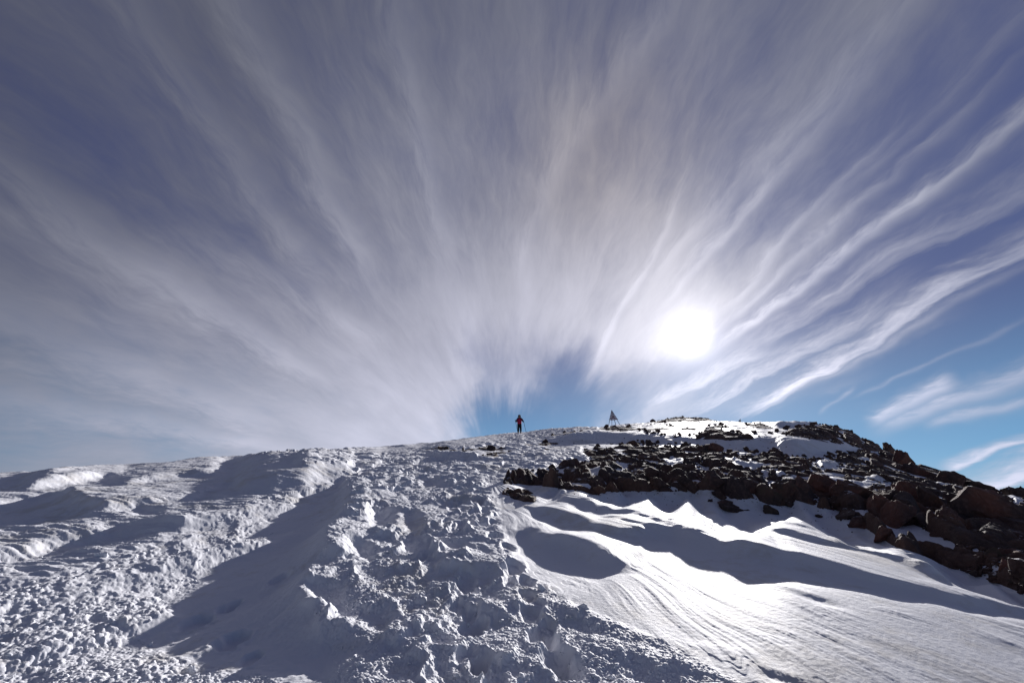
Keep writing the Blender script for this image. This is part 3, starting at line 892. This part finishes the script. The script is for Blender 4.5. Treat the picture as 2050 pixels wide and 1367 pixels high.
crumb = merged_scatter('snow_crumbs', clods, out, M_snow, True)
tag(crumb, 'loose crumbs of snow strewn over the trampled crust', 'snow crumbs', kind='stuff')

# single blocks of broken snow lying on the crust
blocks_ = [boulder_mesh('snow_block', 500 + k, (1, .8, .9), 2, M_snow, .15) for k in range(3)]
for n_, (px, py, wp, hp, tl, lb) in enumerate([
        (372, 1352, 24, 26, .2, 'largest upright snow block beside the sunken shaded lane, near the bottom edge'),
        (74, 1215, 18, 16, 0, 'rounded snow block on the crumbly snow near the left edge'),
        (34, 1200, 14, 14, .3, 'small peaked snow block left of the rounded one, near the left edge'),
        (186, 1118, 26, 22, .7, 'thin tilted snow slab standing on the wind crust above the crumbly snow'),
        (92, 1192, 10, 10, .1, 'small snow block just above the rounded one near the left edge'),
        (150, 1340, 22, 18, .4, 'snow block among crumbly snow in the bottom left corner'),
        (285, 1300, 12, 20, .5, 'narrow snow shard leaning at the left rim of the sunken lane'),
        (1162, 1222, 36, 22, .1, 'pitted snow block at the edge of the trail beside the smooth slope'),
        (1082, 1186, 26, 24, .2, 'rough snow block on the trail rim above the pitted one')]):
    boulder(px, py, wp, hp * .62, label=lb, mesh=blocks_[n_ % 3], tilt=tl * 1.3, sink=.3)
    o = COL.objects[-1]; o.name = 'snow_block'; o['category'] = 'snow block'

# ------------------------------------------------------------------ cairn on the summit skyline
x, y, z, r = hit(1480, 846)
root = bpy.data.objects.new('cairn', None); COL.objects.link(root); root.location = (x, y, z - .05)
tag(root, 'tiny cairn of piled stones on the flat summit skyline right of the sun', 'cairn')
zz = 0
for k in range(4):
    w = (.95 - .2 * k) * 6.5 * r / FOC * 1.6; h = 2.6 * r / FOC
    o = bpy.data.objects.new('stone', protos[k]); COL.objects.link(o); o.parent = root
    o.scale = (w, w * .8, h * 1.5); o.location = (.04 * k, 0, zz); o.rotation_euler = (0, 0, k * 1.7); zz += h * .8

# ------------------------------------------------------------------ summit beacon
def bar(bm, a, b, w):
    a, b = Vector(a), Vector(b); d = (b - a).normalized()
    s = d.cross(Vector((0, 0, 1)));  s = s.normalized() if s.length > .01 else Vector((1, 0, 0))
    t = d.cross(s)
    vs = [bm.verts.new(p + s * w * i * .5 + t * w * j * .5) for p in (a, b) for i, j in ((-1, -1), (1, -1), (1, 1), (-1, 1))]
    for f in ((0, 1, 2, 3), (7, 6, 5, 4), (0, 4, 5, 1), (1, 5, 6, 2), (2, 6, 7, 3), (3, 7, 4, 0)):
        bm.faces.new([vs[i] for i in f])


def mobj(name, bm, mat, parent=None, smooth_=False):
    bmesh.ops.recalc_face_normals(bm, faces=bm.faces[:])
    me = bpy.data.meshes.new(name); bm.to_mesh(me); bm.free(); me.materials.append(mat)
    for p in me.polygons: p.use_smooth = smooth_
    o = bpy.data.objects.new(name, me); COL.objects.link(o); o.parent = parent
    return o


M_metal = plain('weathered_steel', (.10, .10, .12), .5, .5, .7)
M_panel = plain('painted_panel', (.34, .28, .33), .6, .4, .2)
bx, by, bz, br = hit(1228, 852)
HB_ = 27.5 / 905 * br; K = HB_ / 27.0
beacon = bpy.data.objects.new('summit_beacon', None); COL.objects.link(beacon)
beacon.location = (bx, by, bz + .15); beacon.rotation_euler = (0, 0, -math.atan2(bx, by))
tag(beacon, 'slatted metal pyramid beacon on four legs standing on the summit ridge', 'summit beacon')
apex = Vector((-1.0, 0, 27)) * K
feet = [Vector((-10, -4.2, 0)) * K, Vector((5.2, -10.5, .5)) * K, Vector((14.5, 4.2, 1.0)) * K, Vector((-3.2, 10.5, .5)) * K]
for f in feet:
    bm = bmesh.new(); bar(bm, f - Vector((0, 0, .3)), apex, .75 * K); mobj('leg', bm, M_metal, beacon)
for i in range(4):
    a, b = feet[i], feet[(i + 1) % 4]
    bm = bmesh.new()
    for k in range(6):
        t0 = .31 + k * .115; t1 = t0 + .055
        p = [a.lerp(apex, t0), b.lerp(apex, t0), b.lerp(apex, t1), a.lerp(apex, t1)]
        nrm = (p[1] - p[0]).cross(p[3] - p[0]).normalized() * .25 * K
        vs = [bm.verts.new(q + nrm) for q in p] + [bm.verts.new(q - nrm) for q in p]
        for ff in ((0, 1, 2, 3), (7, 6, 5, 4), (0, 4, 5, 1), (1, 5, 6, 2), (2, 6, 7, 3), (3, 7, 4, 0)):
            bm.faces.new([vs[j] for j in ff])
    mobj('slat_panel', bm, M_panel, beacon)
bm = bmesh.new()
tp = [f.lerp(apex, .9) for f in feet]
tv_ = [bm.verts.new(q) for q in tp]; top_ = bm.verts.new(apex + Vector((0, 0, .5 * K)))
bm.faces.new(tv_[::-1])
for i in range(4): bm.faces.new((tv_[i], tv_[(i + 1) % 4], top_))
mobj('cap', bm, M_metal, beacon)

# ------------------------------------------------------------------ the hiker
def skin(name, pts, edges, mat, parent=None, root_i=0, sub=2, thick=1.36):
    """pts: (x, y, z, rx, ry)"""
    me = bpy.data.meshes.new(name)
    me.from_pydata([p[:3] for p in pts], edges, [])
    o = bpy.data.objects.new(name, me); COL.objects.link(o)
    md = o.modifiers.new('skin', 'SKIN')
    for i, p in enumerate(pts):
        kk = thick; me.skin_vertices[0].data[i].radius = (p[3] * kk, (p[4] if len(p) > 4 else p[3]) * kk)
        me.skin_vertices[0].data[i].use_root = (i == root_i)
    md.use_smooth_shade = True
    s2 = o.modifiers.new('sub', 'SUBSURF'); s2.levels = sub; s2.render_levels = sub
    dg = bpy.context.evaluated_depsgraph_get()
    nm = bpy.data.meshes.new_from_object(o.evaluated_get(dg))
    bpy.data.objects.remove(o); bpy.data.meshes.remove(me)
    nm.name = name; nm.materials.clear(); nm.materials.append(mat)
    o = bpy.data.objects.new(name, nm); COL.objects.link(o); o.parent = parent
    return o


M_skin = plain('skin', (.30, .17, .12), .6, .3, 0, .1)
M_navy = plain('navy_fabric', (.018, .02, .045), .8, .2, 0, .3, 15)
M_red = plain('crimson_fabric', (.42, .02, .07), .75, .2, 0, .2, 15)
M_black = plain('black_fabric', (.012, .012, .018), .85, .2, 0, .3, 15)
M_boot = plain('boot_leather', (.02, .016, .015), .6, .3)
M_pole = plain('pole_aluminium', (.08, .10, .16), .4, .5, .6)
hx_, hy_, hz_, hr_ = hit(1040, 867.3)
rr44 = 43.0; az_h = math.atan2(hx_, hy_)
hx_, hy_ = rr44 * math.sin(az_h), rr44 * math.cos(az_h)
fz = float(surf(hx_, hy_)[0])
_, tfeet = pix_az_tan(1040, 866)
fz = max(fz, tfeet * rr44 - .05) if abs(tfeet * rr44 - fz) < .6 else fz
# x is to the viewer's right, the hiker faces the viewer (-y)
bodyp = [
    (0, 0, .93, .13, .11), (0, .0, 1.08, .125, .10), (0, .01, 1.25, .15, .11), (0, .015, 1.38, .13, .09), (0, .0, 1.47, .055, .055), (0, -.015, 1.55, .072, .085), (0, -.01, 1.66, .075, .09), (0, 0, 1.73, .045, .055),
    (-.19, .01, 1.38, .06), (-.25, .0, 1.13, .045), (-.30, -.16, 1.04, .036), (-.36, -.26, 1.07, .03),
    (.19, .01, 1.38, .06), (.31, .03, 1.17, .045), (.35, -.12, 1.07, .036), (.37, -.22, 1.06, .03),
    (-.09, 0, .84, .088), (-.10, -.02, .48, .058), (-.10, .02, .10, .042),
    (.09, 0, .84, .088), (.11, -.03, .48, .058), (.12, .02, .12, .042)]
bodye = [(0, 1), (1, 2), (2, 3), (3, 4), (4, 5), (5, 6), (6, 7), (3, 8), (8, 9), (9, 10), (10, 11), (3, 12), (12, 13), (13, 14), (14, 15), (0, 16), (16, 17), (17, 18), (0, 19), (19, 20), (20, 21)]
person = skin('person', bodyp, bodye, M_skin, None, 0, 2, 1.05)
person.location = (hx_, hy_, fz); person.rotation_euler = (0, 0, -az_h)
tag(person, 'hooded hiker in crimson jacket and dark trousers on the snowy crest holding two poles', 'person')
# face
bm = bmesh.new()
def ball(bm, c, r, sx=1, sy=1, sz=1, seg=10):
    rb = bmesh.ops.create_uvsphere(bm, u_segments=seg, v_segments=seg // 2 + 2, radius=r)
    for v in rb['verts']: v.co = Vector((v.co.x * sx + c[0], v.co.y * sy + c[1], v.co.z * sz + c[2]))
ball(bm, (0, -.105, 1.61), .016, .8, 1.1, 1.6)
mobj('nose', bm, M_skin, person, True)
for sx in (-1, 1):
    bm = bmesh.new(); ball(bm, (.03 * sx, -.092, 1.635), .011); mobj('eye', bm, M_black, person, True)
bm = bmesh.new(); ball(bm, (0, -.098, 1.57), .02, 1.2, .5, .35); mobj('mouth', bm, M_skin, person, True)
jk = skin('jacket', [(0, 0, .82, .165, .14), (0, 0, .92, .165, .14), (0, 0, 1.06, .160, .13), (0, .01, 1.24, .185, .14), (0, .015, 1.38, .15, .11), (0, .01, 1.45, .085, .08)], [(0, 1), (1, 2), (2, 3), (3, 4), (4, 5)], M_red, person)
for pts in ([(-.13, .01, 1.40, .07), (-.20, .01, 1.37, .078), (-.26, 0, 1.13, .062), (-.31, -.16, 1.04, .052)], [(.13, .01, 1.40, .07), (.20, .01, 1.37, .078), (.33, .03, 1.16, .064), (.36, -.12, 1.07, .052)]):
    skin('sleeve', pts, [(0, 1), (1, 2), (2, 3)], M_navy, person, 1)
skin('trousers', [(0, 0, 1.02, .14, .12), (0, 0, .90, .15, .13), (-.09, 0, .80, .10), (-.105, -.02, .48, .078), (-.105, .02, .12, .066), (.09, 0, .80, .10), (.115, -.03, .48, .078), (.125, .02, .13, .066)],
     [(0, 1), (1, 2), (2, 3), (3, 4), (1, 5), (5, 6), (6, 7)], M_black, person)
skin('hood', [(0, .03, 1.45, .10, .09), (0, .035, 1.58, .118, .10), (0, .03, 1.70, .105, .10), (0, .02, 1.76, .06, .06)], [(0, 1), (1, 2), (2, 3)], M_navy, person)
for sx in (-1, 1):
    bm = bmesh.new(); bar(bm, (.075 * sx, -.155, 1.0), (.09 * sx, -.11, 1.42), .04); mobj('backpack_strap', bm, M_black, person)
bm = bmesh.new(); bar(bm, (0, -.163, .95), (0, -.135, 1.42), .014); mobj('zip', bm, M_black, person)
for sx, fx0 in ((-1, -.10), (1, .12)):
    skin('boot', [(fx0, .05, .06, .06), (fx0, .03, .14, .062), (fx0, -.06, .05, .055), (fx0 + .01 * sx, -.16, .04, .045)], [(1, 0), (0, 2), (2, 3)], M_boot, person, 0)
# gloves with fingers closed round the grips
for sx, hc in ((-1, Vector((-.375, -.28, 1.075))), (1, Vector((.375, -.235, 1.065)))):
    pts = [(hc.x, hc.y + .04, hc.z, .036), (hc.x, hc.y, hc.z, .036)]; ed = [(0, 1)]
    for f in range(4):
        b = len(pts)
        zf = hc.z + .03 - .02 * f; L_ = (.04, .045, .042, .034)[f]
        pts += [(hc.x - .012 * sx, hc.y - .02, zf, .012), (hc.x - .02 * sx, hc.y - .02 - L_ * .6, zf, .011), (hc.x + .006 * sx, hc.y - .03 - L_ * .7, zf, .010), (hc.x + .02 * sx, hc.y - .02 - L_ * .3, zf, .009)]
        ed += [(1, b), (b, b + 1), (b + 1, b + 2), (b + 2, b + 3)]
    b = len(pts); pts += [(hc.x + .022 * sx, hc.y - .01, hc.z + .04, .012), (hc.x + .012 * sx, hc.y - .035, hc.z + .055, .011)]; ed += [(1, b), (b, b + 1)]
    skin('glove', pts, ed, M_black, person, 0, 1, 1.0)
Mw = Matrix.Translation((hx_, hy_, fz)) @ Matrix.Rotation(-az_h, 4, 'Z')
for (top, tip, lb) in ((Vector((-.385, -.30, 1.20)), Vector((-.16, -.42, -.02)), 'dark trekking pole in the hiker\'s raised hand, nearer the trail, grip standing above the glove'),
                       (Vector((.385, -.25, 1.10)), Vector((.62, -.38, .02)), 'dark trekking pole slanting outwards from the hiker\'s lowered hand, towards the beacon')):
    d = (tip - top).normalized()
    rt = bpy.data.objects.new('trekking_pole', None); COL.objects.link(rt); rt.matrix_world = Mw @ Matrix.Translation(tip)
    tag(rt, lb, 'trekking pole', 'poles held by the hiker')
    bm = bmesh.new(); bar(bm, (0, 0, 0), top - tip, .026); mobj('shaft', bm, M_pole, rt)
    bm = bmesh.new(); bar(bm, (top - tip) - d * .02, (top - tip) + d * .16, .042); mobj('grip', bm, M_black, rt)
    bm = bmesh.new(); bmesh.ops.create_cone(bm, cap_ends=True, segments=12, radius1=.045, radius2=.03, depth=.012)
    for v in bm.verts: v.co += -d * .06
    mobj('basket', bm, M_black, rt)

# ------------------------------------------------------------------ sky
w = bpy.data.worlds.new('World'); sc.world = w; w.use_nodes = True
nt = w.node_tree; S.nt = nt
for n in list(nt.nodes): nt.nodes.remove(n)
tc = nt.nodes.new('ShaderNodeTexCoord'); D = S(tc.outputs['Generated'])
sepn = nt.nodes.new('ShaderNodeSeparateXYZ'); link(D, sepn.inputs[0])
dx, dy, dz = (S(sepn.outputs[i]) for i in range(3))
vp = pix_dir(1000, 1000)
A0 = math.atan2(vp[0], vp[1]); EL0 = math.asin(vp[2])
ca, sa = math.cos(A0), math.sin(A0)
ce, se = math.cos(EL0), math.sin(EL0)
# axes: F towards the vanishing point of the cloud bands, Rr right, Uu up
F = (sa * ce, ca * ce, se); Rr = (ca, -sa, 0); Uu = (-sa * se, -ca * se, ce)
def dot(v): return dx * v[0] + dy * v[1] + dz * v[2]
f_, r_, u_ = dot(F), dot(Rr), dot(Uu)
theta = S.op('ARCTAN2', r_, u_)
rho = S.op('ARCCOSINE', S.op('MINIMUM', f_, .99999))


def th_rho(px, py):
    d = pix_dir(px, py)
    return math.atan2(float(np.dot(d, Rr)), float(np.dot(d, Uu))), math.acos(float(np.dot(d, F)))


# cloud cover read along rings round the vanishing point: ring radius -> (bearing, cover)
RINGS = {
    150: [(-90, .8), (-45, .8), (-30, .5), (-20, .15), (0, .02), (40, .0), (60, .2), (80, .2)],
    250: [(-90, .8), (-60, .85), (-45, .85), (-30, .8), (-15, .72), (-8, .48), (0, .50), (10, .52), (15, .44), (25, .16), (35, .06), (45, .04), (55, .15), (62, .45), (70, .2), (80, .1)],
    400: [(-80, .8), (-70, .8), (-60, .8), (-45, .8), (-30, .8), (-10, .8), (0, .85), (15, .85), (25, .8), (31, .72), (38, .78), (45, .7), (52, .4), (58, .35), (63, .62), (68, .45), (72, .2), (80, .1)],
    600: [(-88, .8), (-80, .6), (-75, .7), (-60, .7), (-45, .65), (-30, .65), (-15, .7), (0, .75), (15, .75), (25, .7), (30, .78), (40, .78), (50, .75), (55, .7), (60, .6), (65, .42), (68.5, .7), (72, .5), (74, .08), (85, .05)],
    850: [(-90, .7), (-85, .55), (-80, .5), (-76, .65), (-65, .55), (-57, .6), (-50, .5), (-40, .52), (-30, .6), (-20, .55), (-10, .62), (0, .6), (10, .7), (20, .6), (30, .55), (40, .32), (45, .32), (50, .48), (54, .72), (58, .45), (61, .12), (64, .15), (66.5, .85), (69, .2), (74, .02), (76.5, .5), (79, .55), (82, .1), (86, .4), (90, .5)],
    1150: [(-90, .6), (-70, .6), (-60, .45), (-55, .45), (-50, .30), (-40, .38), (-32, .55), (-20, .5), (0, .55), (15, .42), (30, .42), (38, .48), (43, .2), (48, .1), (53, .18), (57, .62), (59, .5), (62, .08), (64, .5), (67, .05), (72, .02), (77, .5), (79, .45), (82, .1), (87, .7), (90, .5)],
}
TH = np.radians(np.linspace(-110, 110, 89))
samples = []
for R0, lst in RINGS.items():
    for a, c in lst:
        px, py = 1000 + R0 * math.sin(R_(a)), 1000 - R0 * math.cos(R_(a))
        t, p = th_rho(px, py); samples.append((t, p, c, R0))
samples = np.array(samples)
ring_list = [R_(8), R_(14.5), R_(23), R_(32), R_(41), R_(51)]
ringv = list(RINGS)
curves = []
for k, R0 in enumerate(ringv):
    s_ = samples[samples[:, 3] == R0]
    o_ = np.argsort(s_[:, 0]); ths = s_[o_, 0]; cs_ = s_[o_, 2]
    curves.append(np.interp(TH, ths, cs_)); ring_list[k] = float(np.mean(s_[:, 1]))


def fcurve(x, vals):
    n = nt.nodes.new('ShaderNodeFloatCurve'); cm = n.mapping; c = cm.curves[0]
    t = (TH - TH[0]) / (TH[-1] - TH[0])
    c.points[0].location = (0, float(vals[0])); c.points[1].location = (1, float(vals[-1]))
    for i in range(1, len(t) - 1): c.points.new(float(t[i]), float(vals[i]))
    cm.update(); link(x, n.inputs['Value'])
    return S(n.outputs[0])


# plan coordinates of a high thin layer: streaks run away towards the vanishing point
up = S.op('MAXIMUM', u_ + .10, .03)
pa = r_ / up; pb = f_ / up
wn = noi(xyz(pa * .7, pb * .35, 0.0), 1.2, 3, .5) - .5
wn2 = noi(xyz(theta * 3.0, rho * 2.5, 5.0), 2.0, 3, .55) - .5
th2 = theta + wn2 * .05 + (noi(xyz(r_ * 7, u_ * 7, f_ * 7), 1.0, 4, .6) - .5) * smooth(rho, .1, .6, .9, .12)
tn = (th2 - float(TH[0])) * (1 / float(TH[-1] - TH[0]))
rho_w = rho + (noi(xyz(theta * 2.2, rho * 2, 9.0), 2.2, 4, .6) - .5) * .18
cover = fcurve(tn, curves[0])
for k in range(1, 6):
    m_ = smooth(rho_w, ring_list[k - 1] + .0, ring_list[k])
    c2 = fcurve(tn, curves[k])
    cover = cover * (1 - m_) + c2 * m_
# beyond the frame: thins out behind the viewer
cover = cover * smooth(rho, 1.2, 1.9, 1.0, .45)
lr = S.op('LOGARITHM', rho + .10, math.e)
bend = noi(xyz(theta * 2.5, lr * 3.0, 2.0), 1.0, 3, .5) - .5
thw = theta + wn2 * .07 + bend * .10


def fib(a, b, shear, seed, det=4, rough=.6, dist=.3):
    """drawn-out fibres: stretched noise, spread to about -1..1"""
    return (noi(xyz(thw * a + lr * (shear * a), lr * b, seed), 1.0, det, rough, dist) - .5) * 3.2


q1 = fib(5, 2.2, .10, 1.0, 3, .5)
q2 = fib(16, 5.0, .16, 3.0, 5, .62, .5)
q3 = fib(44, 9.0, -.10, 4.0, 5, .65, .4)
q5 = fib(95, 26.0, .22, 7.0, 3, .6, .3)
q4 = (noi(xyz(r_ * 3, u_ * 3, f_ * 3), 1.3, 5, .6) - .5) * 3.0
near = smooth(rho, .2, .8, .3, 1.0)
# single bands, each set from where it begins to where it ends: (from, to, half width px, strength)
BANDS = [
    ((1470, 838), (2060, 474), 17, .95, 1), ((1372, 830), (1720, 640), 16, .6, 1), ((1420, 700), (2060, 222), 15, .85, 0), ((1500, 700), (2060, 345), 24, .45, 1),
    ((1290, 575), (1840, 0), 26, .28, 0), ((1185, 740), (1335, 440), 9, .40, 0), ((1300, 815), (1500, 720), 12, .5, 1), ((1500, 835), (1640, 745), 9, .55, 1),
    ((1735, 852), (1880, 778), 13, .75, 0), ((1745, 868), (2060, 752), 16, .6, 0), ((1850, 862), (2060, 806), 8, .5, 0), ((1880, 940), (2060, 888), 9, .95, 1), ((1900, 1000), (2110, 935), 22, 1.2, 1),
    ((1640, 833), (1700, 785), 4, .35, 0), ((1560, 800), (1990, 560), 7, .4, 0), ((1450, 640), (1900, 250), 9, .4, 0), ((1560, 640), (1960, 400), 8, .4, 1), ((1440, 620), (1720, 330), 9, .35, 0), ((1700, 800), (1990, 670), 4, .25, 0), ((1600, 470), (2040, 60), 12, .22, 0), ((1330, 620), (1520, 400), 8, .35, 0), ((880, 745), (955, 805), 9, .0, 0),
    ((650, 775), (-20, 350), 34, .45, 0), ((560, 860), (-20, 640), 34, .35, 0), ((600, 905), (-20, 795), 20, .35, 0), ((740, 560), (460, -20), 34, .40, 0), ((650, 560), (240, 0), 34, .38, 0),
    ((900, 520), (800, -20), 24, .32, 0), ((1090, 400), (1310, 60), 30, .30, 0), ((1040, 560), (1150, 180), 20, .22, 0), ((1370, 560), (1700, 180), 22, .35, 0), ((800, 700), (430, 500), 24, .2, 0),
]
bands = None
for k_, (p0, p1, wpx, st_, shp) in enumerate(BANDS):
    if not st_: continue
    t0_, r0_ = th_rho(*p0); t1_, r1_ = th_rho(*p1)
    l0, l1 = math.log(r0_ + .10), math.log(r1_ + .10)
    sl_ = (t1_ - t0_) / (l1 - l0)
    pm = (p0[0] * .4 + p1[0] * .6, p0[1] * .4 + p1[1] * .6)
    wth = wpx / math.hypot(pm[0] - 1000, pm[1] - 1000)
    dd = (thw - (lr - l0) * sl_ - t0_) * (1 / wth) + q3 * .50 + q2 * .38 + q5 * .22
    if shp:       # crisp on the lower side, feathered above
        v = smooth(dd, -2.6, .3) * smooth(dd, .35, 1.1, 1.0, 0.0)
    else:
        v = S.op('EXPONENT', dd * dd * -.8)
    ln = abs(l1 - l0)
    v = v * smooth(lr, l0 - .08 * ln, l0 + .25 * ln) * smooth(lr, l1, l1 + .3 * ln, 1.0, 0.0) * st_
    bands = v if bands is None else S.op('MAXIMUM', bands, v) + S.op('MINIMUM', bands, v) * .4
rightside = smooth(theta, .86, 1.0)
cover = cover + .16 * smooth(rho, .7, 1.15) * (1.0 - rightside)
cover = cover * (1.0 - rightside * smooth(rho, .30, .55) * .62)
fine = q2 * .12 + q3 * .05 + q5 * .022
cov = cover * 1.08 + .02 + (q1 * .16 + fine) * near * smooth(cover, .0, .35, .35, 1.0) + q4 * .06 + fib(9, 8.0, .2, 11.0, 5, .65, .8) * .085 * near
cov = smooth(cov, 0.0, 1.0) * smooth(cover, -.04, .14)
strand = bands * (.95 + q2 * .38 + q3 * .42 + q5 * .22)
cov = S.op('MAXIMUM', cov + strand * .75 * (1.15 - cov), 0.0)
cov = S.op('MINIMUM', cov, 1.0)
# sky light: angle to the sun
sd_ = (math.sin(SUN_AZ) * math.cos(SUN_EL), math.cos(SUN_AZ) * math.cos(SUN_EL), math.sin(SUN_EL))
sang = S.op('ARCCOSINE', S.op('MINIMUM', dot(sd_), .999999))
aure = S.op('EXPONENT', sang * -4.6)
aur2 = S.op('EXPONENT', sang * -1.75)
disc = S.op('EXPONENT', (sang * sang) * -(1 / (2 * .020 ** 2)))
EXPO = 0.6
sk = nt.nodes.new('ShaderNodeTexSky'); sk.sky_type = 'NISHITA'; sk.sun_disc = False
sk.sun_elevation = SUN_EL; sk.sun_rotation = SUN_AZ; sk.altitude = 4000; sk.air_density = 1.0; sk.dust_density = .3; sk.ozone_density = 2.0
clear = S(sk.outputs[0])
# all colours below are radiance x10 because the background runs at strength 0.1
def k10(c, e=10 / 2 ** EXPO): return tuple(v * e for v in c)
ramp = mix(smooth(dz, .02, .36), k10((.10, .29, .50)), k10((.054, .064, .178)))
blue = mix(.85, clear, ramp)
vb = nt.nodes.new('ShaderNodeVectorMath'); vb.operation = 'SCALE'; link(blue, vb.inputs[0]); link(smooth(sang, .6, 2.0, 1.0, .55), vb.inputs['Scale'])
blue = S(vb.outputs[0])
cl = mix(smooth(rho, .35, 1.1), k10((.55, .555, .67)), k10((.285, .30, .385)))
wd = pix_dir(1215, 340)
wang = S.op('ARCCOSINE', S.op('MINIMUM', dot(tuple(float(v) for v in wd)), .99999))
warm = S.op('EXPONENT', wang * wang * -22.0)
cl = mix(warm * .55, cl, k10((.40, .345, .33)))
cl = mix(S.op('EXPONENT', sang * -6.0) * .8, cl, k10((.50, .49, .53)))
br_ = (.20 + 1.25 * S.op('EXPONENT', sang * -1.5)) * (1.0 + smooth(dz, .0, .60, 1.05, 0.0) * smooth(sang, .12, .7, .22, 1.0))
fb = smooth(rho, .2, .8, .35, 1.0)
br_ = br_ * (.88 + q1 * .15 + (q2 * .08 + q3 * .045 + q5 * .022) * fb + bands * .46)
vm = nt.nodes.new('ShaderNodeVectorMath'); vm.operation = 'SCALE'; link(cl, vm.inputs[0]); link(br_, vm.inputs['Scale'])
cloudc = S(vm.outputs[0])
col = mix(cov * .93, blue, cloudc)
glow = mix(1.0, (0, 0, 0), k10((1.0, .97, 1.0)))
gf = disc * .6 + S.op('EXPONENT', sang * -7.0) * .50 + S.op('EXPONENT', sang * -24.0) * .6
v2 = nt.nodes.new('ShaderNodeVectorMath'); v2.operation = 'SCALE'; link(glow, v2.inputs[0]); link(gf, v2.inputs['Scale'])
v3 = nt.nodes.new('ShaderNodeVectorMath'); v3.operation = 'ADD'; link(col, v3.inputs[0]); link(S(v2.outputs[0]), v3.inputs[1])
bg = nt.nodes.new('ShaderNodeBackground'); bg.inputs['Strength'].default_value = .1
link(S(v3.outputs[0]), bg.inputs['Color'])
wo = nt.nodes.new('ShaderNodeOutputWorld'); nt.links.new(bg.outputs[0], wo.inputs['Surface'])
w.cycles.sampling_method = 'MANUAL'; w.cycles.sample_map_resolution = 1024

# ------------------------------------------------------------------ sun
sl = bpy.data.lights.new('sun', 'SUN'); sl.energy = 5.0; sl.angle = R_(.6); sl.color = (1, .96, .93)
so = bpy.data.objects.new('sun', sl); COL.objects.link(so)
so.rotation_euler = Vector(sd_).to_track_quat('Z', 'Y').to_euler()
so.location = (5, 12, 20)

# ------------------------------------------------------------------ camera
cam = bpy.data.cameras.new('camera'); cam.sensor_width = 36; cam.lens = FOC / 2050 * 36; cam.clip_start = .05; cam.clip_end = 30000
co = bpy.data.objects.new('camera', cam); COL.objects.link(co); co.rotation_euler = (math.pi / 2 + PITCH, 0, 0)
sc.camera = co
vs = sc.view_settings; vs.view_transform = 'Standard'; vs.look = 'None'; vs.gamma = 1; vs.exposure = EXPO
sc.cycles.max_bounces = 4; sc.cycles.diffuse_bounces = 3; sc.cycles.use_denoising = True
